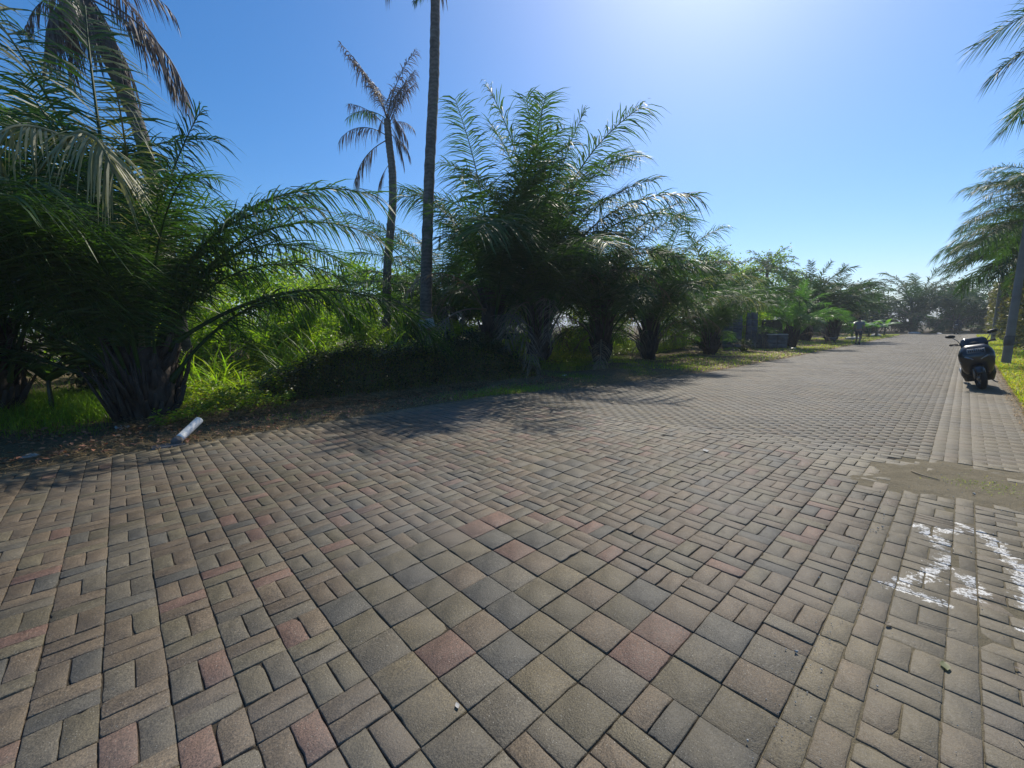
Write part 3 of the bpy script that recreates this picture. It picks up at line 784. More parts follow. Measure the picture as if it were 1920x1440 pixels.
def utility_pole(label, x, y, h):
    root = empty('utility_pole', (x, y, float(terrain(x, y))), 0, label, 'utility pole', 'utility poles on the right verge')
    t = np.linspace(0, 1, 16); mb = MB(); mb.add(*tube(np.c_[0.03*t, 0*t, -0.3+(h+0.3)*t], 0.118-0.05*t, 18)); mb.build('pole', M['pole'], root, smooth=True)
    mb = MB(); mb.add(*tube([(0, 0, 0.62), (0, 0, 0.66), (0, 0, 0.92), (0, 0, 0.95)], [0.114, 0.122, 0.121, 0.113], 18)); mb.build('band', M['stone'], root, smooth=True)
    mb = MB(); mb.add(*box((0.03, 0, h-0.35), (0.9, 0.09, 0.09), bev=0.01)); mb.build('cross_arm', M['pole'], root)
    for sx_ in (-0.38, 0.0, 0.42):
        mb = MB(); mb.add(*loft([(h-0.3, 0.03+sx_, 0, 0.02, 0.02), (h-0.24, 0.03+sx_, 0, 0.045, 0.045), (h-0.18, 0.03+sx_, 0, 0.03, 0.03), (h-0.13, 0.03+sx_, 0, 0.04, 0.04), (h-0.1, 0.03+sx_, 0, 0.015, 0.015)], 12, 2)); mb.build('insulator', M['black'], root, smooth=True)
utility_pole('near grey utility pole standing right behind the parked scooter', 2.42, 20.8, 8.0)
utility_pole('farther thin grey utility pole on the right verge', 2.72, 42.6, 8.0)

# coconut trees
def coconut(label, pts, r0, r1, seed):
    pts = np.array(pts, float); root = empty('coconut_tree', pts[0], 0, label, 'coconut tree')
    g = np.random.default_rng(seed); n = 60; t = np.linspace(0, 1, len(pts)); tt = np.linspace(0, 1, n)
    P = np.stack([np.interp(tt, t, pts[:, k]-pts[0, k]) for k in range(3)], 1)
    for _ in range(6): P[1:-1] = (P[:-2]+P[1:-1]*2+P[2:])/4
    rad = r0+(r1-r0)*tt+0.5*r0*np.exp(-tt*18)+0.006*((np.arange(n) % 2)*2-1)
    mb = MB(); mb.add(*tube(P, rad, 14, jit=0.03, rng=g)); mb.build('trunk', M['cocobark'], root)
    return root, P[-1]
DEADL = [frond_mesh('dead_frond', M['dead'], L=3.6, a0=a, a1=b, pairs=52, ll=0.7, w=0.05, droop=0.9, plum=0.2, seed=70+i, miss=0.25, hang=h, pet=0.22) for i, (a, b, h) in enumerate(((-20, -88, 0.8), (-50, -90, 1.2), (35, -60, 0.5), (70, 40, 0.2), (50, 10, 0.3)))]
GREYG = [frond_mesh('frond', M['palm'], L=3.4, a0=a, a1=b, pairs=48, ll=0.75, w=0.05, droop=0.6, plum=0.2, seed=80+i, miss=0.15, hang=0.4) for i, (a, b) in enumerate(((40, -40), (10, -70)))]

def trunk_pts(list_px, dist):
    out = []
    for px, py in list_px: out.append(ray(px, py, dist))
    out[0][2] = float(terrain(out[0][0], out[0][1]))-0.1
    return out
c1, top = coconut('leaning coconut tree with hanging dead brown fronds, top left', trunk_pts([(345, 640), (310, 440), (262, 240), (205, 110), (160, 10), (150, -20)], 13.5), 0.15, 0.13, 1)
ax = math.atan2(RT[1], RT[0])
for (da, i, s, z) in [(0.15, 0, 0.95, 0.0), (-0.2, 1, 0.62, 0.05), (3.0, 1, 0.55, 0.0), (3.5, 0, 0.5, 0), (2.6, 2, 0.6, 0.1), (0.6, 2, 0.6, 0.2), (-0.9, 1, 0.55, 0), (4.2, 1, 0.6, 0), (1.5, 2, 0.7, 0.2), (0.3, 4, 0.7, 0.25), (3.2, 4, 0.6, 0.2), (5.2, 0, 0.5, 0), (2.9, 0, 0.42, 0), (0.0, 1, 0.5, 0.1), (0.25, 0, 0.8, -0.1), (2.7, 1, 0.6, -0.1), (3.4, 1, 0.66, 0), (0.5, 1, 0.62, -0.2), (1.2, 1, 0.7, -0.1), (4.6, 1, 0.7, 0), (5.5, 1, 0.6, 0)]:
    add_frond(c1, DEADL[i], (top[0], top[1], top[2]+z), ax+da, s*0.84, name='dead_frond')
c2, top = coconut('tallest bare coconut trunk rising out of the top of the picture', trunk_pts([(797, 655), (800, 480), (806, 300), (814, 150), (816, 40), (818, -260)], 13.8), 0.18, 0.13, 2)
for (da, i, s, dz) in [(0.1, 1, 0.22, -3.0), (2.9, 1, 0.30, -3.0), (3.3, 1, 0.26, -3.3), (-0.4, 1, 0.24, -2.9), (3.1, 0, 0.7, -1.4), (0.2, 0, 0.6, 0.1), (1.6, 1, 0.8, 0), (4.6, 1, 0.8, 0)]:
    add_frond(c2, (GREYG[1] if dz < -0.95 and i == 1 else DEADL[i]), (top[0], top[1], top[2]+dz), ax+da, s, name='dead_frond' if not (dz < -0.95 and i == 1) else 'frond')
for k in range(10): add_frond(c2, GREYG[k % 2], top, k*2.4, 0.8)
c3, top = coconut('dying coconut tree with a ragged sparse crown against the sky', trunk_pts([(722, 640), (726, 500), (737, 380), (736, 320), (729, 265), (726, 225)], 18.0), 0.17, 0.13, 3)
sp = [(0.1, 3, 0.55, 0), (0.15, 3, 0.6, -0.35), (-0.1, 1, 0.42, 0.45), (0.3, 1, 0.36, -0.05), (3.0, 4, 0.55, -0.3), (2.8, 3, 0.78, 0.1), (3.3, 3, 0.78, 0.1), (0.2, 2, 0.32, -0.2), (3.14, 2, 0.58, -0.6), (3.0, 0, 0.62, -0.7), (0.0, 0, 0.36, -0.5), (-0.4, 3, 0.7, 0.1), (1.4, 3, 0.6, 0), (4.5, 4, 0.5, 0), (0.3, 1, 0.4, -0.3), (3.2, 1, 0.35, -1.6), (0.5, 3, 0.5, -0.1), (-0.2, 3, 0.62, -0.2), (0.8, 3, 0.55, 0.1), (2.2, 3, 0.6, 0), (0.2, 1, 0.32, 0.35), (3.0, 1, 0.3, 0.3), (0.6, 0, 0.36, 0.2)]
for (da, i, s, z) in sp: add_frond(c3, DEADL[i], (top[0], top[1], top[2]+z), ax+da, s, name='dead_frond')
for (da, s) in ((3.0, 0.5),): add_frond(c3, GREYG[0], tuple(top), ax+da, s)
P6 = [ray(1440, 625, 50), ray(1438, 512, 50)]; P6[0][2] = 0
c4, top = coconut('small hazy coconut tree above the bright young palm', [P6[0], (P6[0]+P6[1])/2, P6[1]], 0.2, 0.14, 4)
for k in range(14): add_frond(c4, LIBF[(1, 3, 4, 5, 5, 6)[k % 6]][k % 3], top, k*2.4, 0.62)

# sign nailed to the tall trunk
sp_ = ray(799, 607, 13.4)
sg = empty('sign_board', sp_, YAW+D2R(8), 'small tilted weathered sign nailed to the tall bare trunk', 'sign')
Rr = np.array(Matrix.Rotation(D2R(-13), 3, 'Y'))
mb = MB(); mb.add(*box((0, 0, 0), (0.50, 0.02, 0.28), R=Rr, bev=0.004)); mb.build('board', M['sign'], sg)
mb = MB(); g = np.random.default_rng(4)
for rw in range(2):
    for k in range(5):
        for s in range(3):
            p = Rr @ np.array([-0.17+0.075*k+g.uniform(-0.02, 0.02), -0.0125, 0.055-0.11*rw+g.uniform(-0.02, 0.02)])
            sz = (0.012, 0.003, 0.06) if s % 2 else (0.038, 0.003, 0.012)
            mb.add(*box(p, sz, R=Rr))
mb.build('lettering', M['signmark'], sg)

# ------------------------------------------------------------------ ground vegetation
def blades(mb, X, Y, H, W, rngg, lean=0.5, col=None, z=None, seg=3, az=None):
    n = len(X); Z = terrain(X, Y) if z is None else z
    a = rngg.uniform(0, 2*np.pi, n) if az is None else az
    d = np.stack([np.cos(a), np.sin(a), np.zeros(n)], 1); p = np.stack([-np.sin(a), np.cos(a), np.zeros(n)], 1)
    le = (lean*rngg.uniform(0.3, 1.5, n))[:, None]
    H_ = H[:, None]; W_ = W[:, None]
    O = np.stack([X, Y, Z-0.01], 1)
    us = np.linspace(0, 1, seg+1); row = []
    for u in us:
        q = O+np.array([0, 0, 1.0])*H_*(u-0.35*le*u*u)+d*H_*le*u*u
        k = (1-u)**0.7 if u < 1 else 0.05
        row += [q-p*W_*0.5*k, q+p*W_*0.5*k]
    V = np.stack(row, 1); m = 2*(seg+1)
    b = (np.arange(n)*m)[:, None]
    Q = np.concatenate([b+[2*k, 2*k+1, 2*k+3, 2*k+2] for k in range(seg)])
    c = np.repeat(np.ones((n, 3)) if col is None else col, m, axis=0)
    mb.add(V.reshape(-1, 3), Q, col=c)

def hue(n, g, lo=0.7, hi=1.35, warm=0.25):
    k = g.uniform(lo, hi, n)[:, None]*np.ones((n, 3)); w = g.uniform(0, warm, n)
    k[:, 0] *= 1+2*w; return k

def patch_noise(x, y, s=1.0): return np.sin(x*2.1*s+1.3*np.sin(y*1.7*s))+np.sin(y*2.6*s+1.9*np.sin(x*1.3*s))

g = np.random.default_rng(11)
# fine verge grass (left), short
mb = MB()
def scatter(n, x0, x1, y0, y1, fn):
    X = g.uniform(x0, x1, n); Y = g.uniform(y0, y1, n); k = fn(X, Y); return X[k], Y[k]
X, Y = scatter(90000, -12, -4.5, -4, 14, lambda x, y: (edgeL(y)-x > 0.35+0.25*g.random(len(x))) & (patch_noise(x, y)+g.normal(0, 0.6, len(x)) > 1.1-0.5*np.clip((edgeL(y)-x-1.2), 0, 3)))
d = edgeL(Y)-X
blades(mb, X, Y, g.uniform(0.04, 0.10, len(X))*(1+1.6*np.clip(d-1.3, 0, 1)), g.uniform(0.004, 0.008, len(X)), g, 0.7, hue(len(X), g))
X, Y = scatter(30000, -8.5, -3.4, 12, 62, lambda x, y: (edgeL(y)-x > 0.1) & (edgeL(y)-x < 4) & (patch_noise(x, y, 0.6)+g.normal(0, 0.5, len(x)) > -0.6))
blades(mb, X, Y, g.uniform(0.05, 0.13, len(X)), g.uniform(0.012, 0.03, len(X)), g, 0.7, hue(len(X), g, 0.9, 1.7, 0.55))
# green spot by the kerb
X = g.normal(-5.35, 0.38, 5000); Y = g.normal(5.2, 0.7, 5000)
k = edgeL(Y)-X > 0.03; X = X[k]; Y = Y[k]
blades(mb, X, Y, g.uniform(0.04, 0.12, len(X)), g.uniform(0.005, 0.009, len(X)), g, 0.8, hue(len(X), g, 0.9, 1.5, 0.3))
tag(mb.build('verge_grass', M['grass']), 'short green grass growing on the left verge', 'grass', kind='stuff')
# lit clump of soft grass at the left, behind the verge
mb = MB()
X = g.normal(-9.4, 0.9, 16000); Y = g.normal(-1.6, 0.75, 16000); k = X < -7.9; X, Y = X[k], Y[k]
blades(mb, X, Y, g.uniform(0.15, 0.45, len(X)), g.uniform(0.006, 0.012, len(X)), g, 0.8, hue(len(X), g, 0.9, 1.6, 0.2))
tag(mb.build('soft_grass', M['grass']), 'bright soft grass left of the big palm', 'grass', kind='stuff')
# bank cover and tall grass behind
mb = MB()
X, Y = scatter(60000, -12, -6.3, 0.6, 8.2, lambda x, y: (terrain(x, y) > 0.12))
blades(mb, X, Y, g.uniform(0.06, 0.22, len(X)), g.uniform(0.005, 0.012, len(X)), g, 1.0, hue(len(X), g, 0.45, 1.1, 0.5))
tag(mb.build('bank_grass', M['grass']), 'low grass covering the earth bank', 'grass', kind='stuff')
mb = MB()
for k in range(230):
    cx = g.uniform(-15, -8.6); cy = g.uniform(-2.5, 17)
    if (cx > -9.3 and (cy > 7 or g.random() < 0.7)) or cy < -0.3: continue
    n = int(g.integers(12, 26)); H = g.uniform(0.6, 1.7)*(0.75+0.12*max(-8-cx, 0))
    X = cx+g.normal(0, 0.09, n); Y = cy+g.normal(0, 0.09, n)
    blades(mb, X, Y, H*g.uniform(0.5, 1.1, n), g.uniform(0.024, 0.05, n), g, 1.0, hue(n, g, 0.7, 1.4, 0.25)*g.uniform(0.6, 1.4), seg=6)
tag(mb.build('tall_grass', M['grass']), 'tall arching grass in the sun behind the earth bank', 'tall grass', kind='stuff')
# straw litter on the verge strip
mb = MB()
n = 44000; X = g.uniform(-8.5, -3.5, n); Y = g.uniform(-4, 15, n); d = edgeL(Y)-X
k = (d > -0.45) & (g.random(n) < np.where(d > 0, np.exp(-((d-0.45)/0.55)**2)+0.12*(d < 3), 0.45*np.exp(d/0.12))); X, Y = X[k], Y[k]; n = len(X)
def strands(mb, X, Y, L, w, g, col, lift=0.012):
    n = len(X); a = g.uniform(0, 6.28, n); dx = np.cos(a)*L/2; dy = np.sin(a)*L/2; px = -np.sin(a)*w/2; py = np.cos(a)*w/2
    z1 = np.maximum(terrain(X, Y), 0.002)+0.004+g.uniform(0, lift, n); z2 = z1+g.uniform(-0.01, 0.03, n)
    V = np.stack([np.stack([X-dx-px, Y-dy-py, z1], 1), np.stack([X-dx+px, Y-dy+py, z1], 1), np.stack([X+px, Y+py, z1+0.012], 1), np.stack([X-px, Y-py, z1+0.012], 1),
                  np.stack([X+dx+px, Y+dy+py, z2], 1), np.stack([X+dx-px, Y+dy-py, z2], 1)], 1)
    b = (np.arange(n)*6)[:, None]; mb.add(V.reshape(-1, 3), np.concatenate([b+[0, 1, 2, 3], b+[3, 2, 4, 5]]), col=np.repeat(col, 6, axis=0))
strands(mb, X, Y, g.uniform(0.03, 0.14, n), g.uniform(0.002, 0.006, n), g, hue(n, g, 0.6, 1.3, 0.1))
n = 14000; X = g.uniform(-9.5, -6.4, n); Y = g.uniform(-1, 6.5, n)
strands(mb, X, Y, g.uniform(0.06, 0.3, n), g.uniform(0.004, 0.01, n), g, hue(n, g, 0.35, 0.9, 0.1), 0.12)
n = 16000; X = g.uniform(-8, -3.4, n); Y = g.uniform(13, 60, n); k = (edgeL(Y)-X > 0.0) & (patch_noise(X, Y, 0.5) > -0.4); X, Y = X[k], Y[k]; n = len(X)
strands(mb, X, Y, g.uniform(0.08, 0.3, n), g.uniform(0.01, 0.03, n), g, hue(n, g, 0.7, 1.3, 0.1))
tag(mb.build('dry_straw', M['straw']), 'dry straw and dead grass scattered along the left verge', 'straw', kind='stuff')
# right verge: yellowish grass
mb = MB()
n = 60000; X = EDGE_R+0.03+g.exponential(0.6, n)*1.0; Y = 5+g.random(n)**1.7*55; k = X < 4.2; X, Y = X[k], Y[k]; n = len(X)
blades(mb, X, Y, g.uniform(0.03, 0.09, n)*(1+Y/60), g.uniform(0.005, 0.010, n)*(1+Y/14), g, 0.9, hue(n, g, 1.1, 2.0, 0.9))
tag(mb.build('right_verge_grass', M['grass']), 'yellowish mown grass on the right verge', 'grass', kind='stuff')
mb = MB(); n = 6000; X = EDGE_R-0.12+g.exponential(0.4, n); Y = g.uniform(1, 30, n)
strands(mb, X, Y, g.uniform(0.03, 0.12, n), g.uniform(0.004, 0.008, n), g, hue(n, g, 0.7, 1.3, 0.1)); 
V = mb.V[0]; V[:, 2] = np.maximum(V[:, 2], 0.006)
tag(mb.build('right_straw', M['straw']), 'straw scattered over the right verge edge', 'straw', kind='stuff')

def leaves(mb, P, size, g, col, up=0.3):
    """folded diamond leaves at points P"""
    n = len(P); d = g.normal(0, 1, (n, 3)); d[:, 2] = d[:, 2]*0.6-0.15; d = nrm(d)
    q = nrm(np.cross(d, nrm(g.normal(0, 1, (n, 3))+np.array([0, 0, up])))); nn = np.cross(d, q)
    s = (size*g.uniform(0.6, 1.35, n))[:, None]
    a = P; b = P+d*s*0.45+q*s*0.24+nn*s*0.06; c = P+d*s; e = P+d*s*0.45-q*s*0.24+nn*s*0.06
    V = np.stack([a, b, c, e], 1).reshape(-1, 3); k = (np.arange(n)*4)[:, None]
    T = np.concatenate([k+[0, 1, 2], k+[0, 2, 3]])
    mb.add(V, T=T, col=np.repeat(col, 4, axis=0))

def clumpy(g, n, c, R, clumps=14, spread=0.34, shell=0.55):
    cc = nrm(g.normal(0, 1, (clumps, 3)))*(g.uniform(shell, 1.0, (clumps, 1)))
    i = g.integers(0, clumps, n); p = cc[i]+g.normal(0, spread*0.5, (n, 3))
    return np.array(c)+p*np.array(R)

def shrub(label, base, R, n, size, m, seed, cat='shrub', group=None, name='shrub', hz=None, lo=0.7, hi=1.35, warm=0.2):
    x, y = base; z0 = float(terrain(x, y)); root = empty(name, (x, y, z0), 0, label, cat, group); g = np.random.default_rng(seed)
    hz = R[2] if hz is None else hz
    P = clumpy(g, n, (0, 0, hz), R); P[:, 2] = np.maximum(P[:, 2], 0.03)
    mb = MB(); leaves(mb, P, size, g, hue(n, g, lo, hi, warm)); mb.build('foliage', m, root)
    mb = MB()
    for k in range(7):
        a = g.uniform(0, 6.28); e = np.array([R[0]*0.6*math.cos(a), R[1]*0.6*math.sin(a), hz+R[2]*g.uniform(0, 0.6)])
        mb.add(*tube([(0.03*math.cos(a), 0.03*math.sin(a), -0.1), e*0.5+[0, 0, 0.1], e], [0.022, 0.015, 0.006], 5))
    mb.build('stem', M['bark'], root)
    return root

def weeds(name, label, n, x0, x1, y0, y1, size, m, g, keep, hmax=0.3):
    X = g.uniform(x0, x1, n); Y = g.uniform(y0, y1, n); k = keep(X, Y); X, Y = X[k], Y[k]; n = len(X)
    cl = 0.5+0.5*np.sin(X*4.1+2*np.sin(Y*3.1))*np.sin(Y*4.7+1.5*np.sin(X*2.7))
    Z = terrain(X, Y)+0.03+g.random(n)**0.7*hmax*(0.25+cl)
    P = np.stack([X, Y, Z], 1); a = g.uniform(0, 6.283, n)
    d = nrm(np.stack([np.cos(a), np.sin(a), g.normal(0.05, 0.35, n)], 1)); up = nrm(np.stack([g.normal(0, 0.35, n), g.normal(0.15, 0.35, n), np.ones(n)], 1))
    q = nrm(np.cross(up, d)); nn = np.cross(d, q); s_ = (size*g.uniform(0.5, 1.5, n))[:, None]
    V = np.stack([P, P+d*s_*0.45+q*s_*0.26+nn*s_*0.05, P+d*s_-nn*s_*0.15, P+d*s_*0.45-q*s_*0.26+nn*s_*0.05], 1).reshape(-1, 3)
    b = (np.arange(n)*4)[:, None]; mb = MB(); mb.add(V, T=np.concatenate([b+[0, 1, 2], b+[0, 2, 3]]), col=np.repeat(hue(n, g, 0.6, 1.5, 0.35), 4, axis=0))
    return tag(mb.build(name, m), label, 'weeds', kind='stuff')
def kp(x, y):
    front = (x > -7.9) & (y > 1.4)
    return (~front) & (x < -6.7-0.25*np.sin(y*5)) & (np.hypot(x+7.65, y+0.6) > 0.5)
weeds('weeds', 'low bright leafy weeds covering the ground behind the earth bank', 80000, -13.5, -6.6, -0.6, 9.5, 0.065, M['shrub'], g, kp)
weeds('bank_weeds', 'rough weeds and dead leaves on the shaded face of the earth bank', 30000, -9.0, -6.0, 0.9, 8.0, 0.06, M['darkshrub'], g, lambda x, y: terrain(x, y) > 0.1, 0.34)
weeds('dead_leaves', 'brown dead leaves lying along the verge and bank', 9000, -9.0, -5.45, -3.5, 8.0, 0.06, M['dryleaf'], g, lambda x, y: g.random(len(x)) < 0.6, 0.03)
weeds('small_weeds', 'small green weeds between the palm trunks right of the centre', 26000, -12.0, -8.3, 9.5, 22, 0.08, M['shrub'], g, lambda x, y: x < -8.6, 0.4)
GS = 'sunlit bushes in the thicket behind the verge'
shr = [((-11.6, 1.2), (0.8, 0.8, 0.75), 6000, 0.10, 'rounded leafy bush in the sun nearest the big palm'), ((-11.8, 3.3), (0.9, 0.9, 0.9), 7000, 0.11, 'leafy bush in the sun below the arching frond'),
       ((-12.6, 5.2), (1.0, 0.9, 0.95), 7000, 0.10, 'vine covered yellow green bush left of the dying coconut trunk'), ((-12.4, 6.9), (0.8, 0.8, 0.8), 6000, 0.09, 'small leafy bush between the dying coconut and the tall trunk'),
       ((-13.2, 2.2), (1.3, 1.3, 1.35), 8000, 0.12, 'taller leafy bush behind the sunlit ones'),
       ((-15.0, 0.6), (1.8, 1.8, 1.3), 9000, 0.12, 'light green bush behind the big palm, in the sun'), ((-17.0, 5.5), (2.0, 2.0, 1.3), 9000, 0.12, 'broad sunlit bush between the big palm and the dying coconut tree'),
       ((-13.5, 9.2), (1.5, 1.5, 0.8), 8000, 0.11, 'yellow green bush at the foot of the tall bare trunk'), ((-16.5, -3.0), (2.2, 2.2, 2.0), 9000, 0.13, 'lit bush glimpsed through the left palms'),
       ((-12.2, -3.6), (1.0, 1.0, 0.9), 5000, 0.10, 'small bright bush at the far left under the palms'), ((-12.8, 12.6), (1.6, 1.6, 1.3), 8000, 0.11, 'bush glowing between the palm trunks at the centre'),
       ((-10.6, 10.4), (0.7, 0.7, 0.6), 3500, 0.09, 'low bush between the two centre palms'), ((-10.4, 14.0), (0.8, 0.8, 0.7), 4000, 0.10, 'low bright bush right of the tallest palm trunk'),
       ((-11.4, 17.5), (1.5, 1.5, 1.4), 6000, 0.12, 'leafy bush behind the palm with long arching fronds'), ((-9.6, 20.8), (1.2, 1.2, 1.2), 5000, 0.12, 'leafy bush left of the concrete stacks'),
       ((-9.0, 28.6), (2.0, 2.0, 1.3), 6000, 0.16, 'greyish bush behind the low concrete stacks'), ((-10.0, 33.0), (2.2, 2.2, 1.8), 6000, 0.18, 'bush behind the bright young palm'),
       ((-19.5, 9.0), (3.0, 3.0, 2.2), 10000, 0.17, 'tall bush far behind the dying coconut tree'), ((-20.5, 3.0), (3.0, 3.0, 2.0), 10000, 0.17, 'tall bush far behind, above the arching frond')]
for k, (b, R, n, s, lb) in enumerate(shr): shrub(lb, b, R, n, s, M['shrub'], 200+k, group=GS, hi=1.5)
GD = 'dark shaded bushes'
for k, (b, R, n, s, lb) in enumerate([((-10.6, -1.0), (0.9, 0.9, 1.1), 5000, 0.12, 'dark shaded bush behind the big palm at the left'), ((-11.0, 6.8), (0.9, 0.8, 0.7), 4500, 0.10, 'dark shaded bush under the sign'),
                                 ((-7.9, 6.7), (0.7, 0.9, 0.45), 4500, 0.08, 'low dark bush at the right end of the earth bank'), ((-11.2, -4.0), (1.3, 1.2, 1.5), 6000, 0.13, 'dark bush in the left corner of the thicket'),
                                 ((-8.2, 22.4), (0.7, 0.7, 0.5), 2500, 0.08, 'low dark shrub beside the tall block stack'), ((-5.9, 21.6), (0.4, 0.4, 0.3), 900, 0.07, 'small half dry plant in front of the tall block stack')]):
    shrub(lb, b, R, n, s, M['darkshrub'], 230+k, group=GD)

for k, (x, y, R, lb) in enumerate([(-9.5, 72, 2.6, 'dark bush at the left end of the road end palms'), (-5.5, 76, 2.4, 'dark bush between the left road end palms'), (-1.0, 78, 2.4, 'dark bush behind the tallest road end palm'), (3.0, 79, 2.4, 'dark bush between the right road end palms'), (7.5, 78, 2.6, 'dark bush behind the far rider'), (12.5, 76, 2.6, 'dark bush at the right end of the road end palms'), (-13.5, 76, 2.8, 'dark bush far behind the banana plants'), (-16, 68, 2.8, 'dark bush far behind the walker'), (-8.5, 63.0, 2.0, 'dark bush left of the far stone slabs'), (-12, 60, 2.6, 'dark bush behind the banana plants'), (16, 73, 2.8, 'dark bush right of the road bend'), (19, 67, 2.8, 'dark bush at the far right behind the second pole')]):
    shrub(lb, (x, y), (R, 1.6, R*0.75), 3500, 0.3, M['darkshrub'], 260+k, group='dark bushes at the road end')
# far tree belt behind everything on the left: individual round trees
GT = 'background trees behind the thicket'
def tree(label, base, h, R, n, size, seed, m='shrub'):
    x, y = base; root = empty('tree', (x, y, float(terrain(x, y))), 0, label, 'tree', GT); g = np.random.default_rng(seed)
    P = clumpy(g, n, (0, 0, h), R, 26, 0.3, 0.35); mb = MB(); leaves(mb, P, size, g, hue(n, g, 0.6, 1.3, 0.2)); mb.build('crown', M[m], root)
    mb = MB(); mb.add(*tube([(0, 0, -0.2), (0.1, 0.05, h*0.5), (0, 0, h)], [0.2, 0.16, 0.08], 8))
    for k in range(6):
        a = k*1.05+g.uniform(0, 0.5); mb.add(*tube([(0.05, 0, h*0.45+0.1*k), (R[0]*0.3*math.cos(a), R[1]*0.3*math.sin(a), h*0.8), (R[0]*0.6*math.cos(a), R[1]*0.6*math.sin(a), h+R[2]*0.2)], [0.08, 0.06, 0.02], 5))
    mb.build('trunk', M['bark'], root)
for k, (x, y, h, R, lb) in enumerate([(-27, -8, 4.2, 3.4, 'background tree at the far left edge'), (-27, 0.5, 3.6, 3.0, 'background tree behind the big palm'), (-27, 8.5, 3.2, 2.8, 'background tree behind the arching frond'), (-25.5, 15, 3.2, 2.8, 'background tree left of the dying coconut trunk'),
        (-24, 21, 3.6, 3.0, 'background tree behind the centre palms'), (-21, 28, 4.4, 3.2, 'background tree behind the palm row, right of centre'), (-18, 35, 5.0, 3.6, 'background tree behind the block stacks'), (-16, 45, 5.6, 4.0, 'background tree beyond the hazy coconut tree'), (-15, 58, 5.4, 4.2, 'background tree behind the walker'),
        (-10, 84, 3.6, 4.0, 'background tree left behind the road end palms'), (0, 86, 3.6, 4.2, 'background tree behind the tallest road end palm'), (10, 86, 4.0, 4.2, 'background tree at the right of the road end'), (19, 80, 4.0, 4.2, 'background tree beyond the road bend')]):
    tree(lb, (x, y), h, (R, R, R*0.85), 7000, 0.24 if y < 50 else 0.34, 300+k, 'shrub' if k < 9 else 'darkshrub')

# broad leaved plants
def big_leaf(mb, base, az, L, W, a0, a1, g, rip=0.0, col=None):
    K = 9; t = np.linspace(0, 1, K); ang = np.radians(a0+(a1-a0)*t)
    d = np.array([math.cos(az), math.sin(az), 0]); p = np.array([-math.sin(az), math.cos(az), 0])
    C = np.zeros((K, 3)); C[0] = base
    for k in range(1, K): C[k] = C[k-1]+(d*math.cos(ang[k-1])+np.array([0, 0, 1])*math.sin(ang[k-1]))*L/(K-1)
    wv = W*np.sin(np.pi*np.clip(t*0.92+0.07, 0, 1))**0.7; wv[0] = W*0.1; wv[-1] = 0.01
    V = []
    for k in range(K):
        j = 1+g.uniform(-rip, rip)
        V += [C[k]-p*wv[k]*0.5*j-[0, 0, wv[k]*0.12+g.uniform(0, rip)*0.1], C[k]+[0, 0, 0.0], C[k]+p*wv[k]*0.5*j-[0, 0, wv[k]*0.12+g.uniform(0, rip)*0.1]]
    Q = []
    for k in range(K-1):
        for s in range(2): Q.append([3*k+s, 3*k+s+1, 3*k+s+4, 3*k+s+3])
    mb.add(np.array(V), Q)
def broad_plant(label, base, nl, h, L, W, seed, mt, name='broadleaf_plant', cat='plant', group=None, stem_r=0.03):
    x, y = base; root = empty(name, (x, y, float(terrain(x, y))), 0, label, cat, group); g = np.random.default_rng(seed)
    mb = MB(); mb.add(*tube([(0, 0, -0.1), (0.03, 0, h*0.5), (0, 0, h)], [stem_r*1.3, stem_r, stem_r*0.7], 8)); mb.build('stem', M['stem'], root)
    for k in range(nl):
        mb = MB(); a = k*2.4+seed; big_leaf(mb, np.array([0, 0, h*(0.75+0.25*k/nl)]), a, L*g.uniform(0.8, 1.1), W*g.uniform(0.85, 1.1), g.uniform(35, 75), g.uniform(-50, -5), g, 0.1)
        mb.build('leaf', mt, root, smooth=True)
broad_plant('broad leaved plant in the shade at the far left', (-9.6, -2.9), 9, 0.75, 0.8, 0.28, 1, M['palm'], group='broad leaved plants at the left')
broad_plant('second broad leaved plant, close to the big palm trunk', (-8.6, -1.75), 8, 0.7, 0.85, 0.25, 2, M['palm'], group='broad leaved plants at the left')
for k, (x, y, lb) in enumerate([(-4.75, 46.0, 'banana plant directly behind the walker'), (-4.7, 50.0, 'banana plant just right of the walker'), (-4.5, 53.0, 'middle banana plant of the row right of the walker'), (-4.3, 57.0, 'banana plant with one tall upright leaf'), (-5.4, 46.5, 'banana plant left of the walker')]):
    broad_plant(lb, (x, y), 8, 1.0, 1.5, 0.42, 10+k, M['banana'], 'banana_plant', 'banana plant', 'banana plants beyond the walker', 0.08)

# hedge on the right
def hedge():
    root = empty('hedge', (3.4, 30, 0), 0, 'tall leafy hedge along the right verge', 'hedge'); g = np.random.default_rng(5)
    n = 60000; Y = 6+g.random(n)**1.5*60; Z = g.uniform(0.05, 1, n)**0.8*(4.3+0.4*np.sin(Y*0.9)+0.25*np.sin(Y*2.3)); X = 3.0+0.16*np.sin(Y*1.3+Z*2)+0.14*np.sin(Y*3.7-Z*3)+g.exponential(0.22, n)
    P = np.stack([X-3.4, Y-30, Z], 1); s = 0.085*(1+np.clip((Y-15)/25, 0, 1.6))
    mb = MB(); nn = len(P); sel = g.permutation(nn)
    leaves(mb, P, s, g, hue(nn, g, 0.6, 1.5, 0.3)); mb.build('foliage', M['hedge'], root)
    mb = MB()
    for y in np.arange(8, 62, 1.1):
        for k in range(3):
            mb.add(*tube([(0.1+g.normal(0, 0.1), y-30, -0.1), (0.0+g.normal(0, 0.15), y-30+g.normal(0, 0.3), 1.5), (0.1, y-30+g.normal(0, 0.5), 3.0)], [0.03, 0.02, 0.01], 5))
    mb.build('stem', M['bark'], root)
hedge()

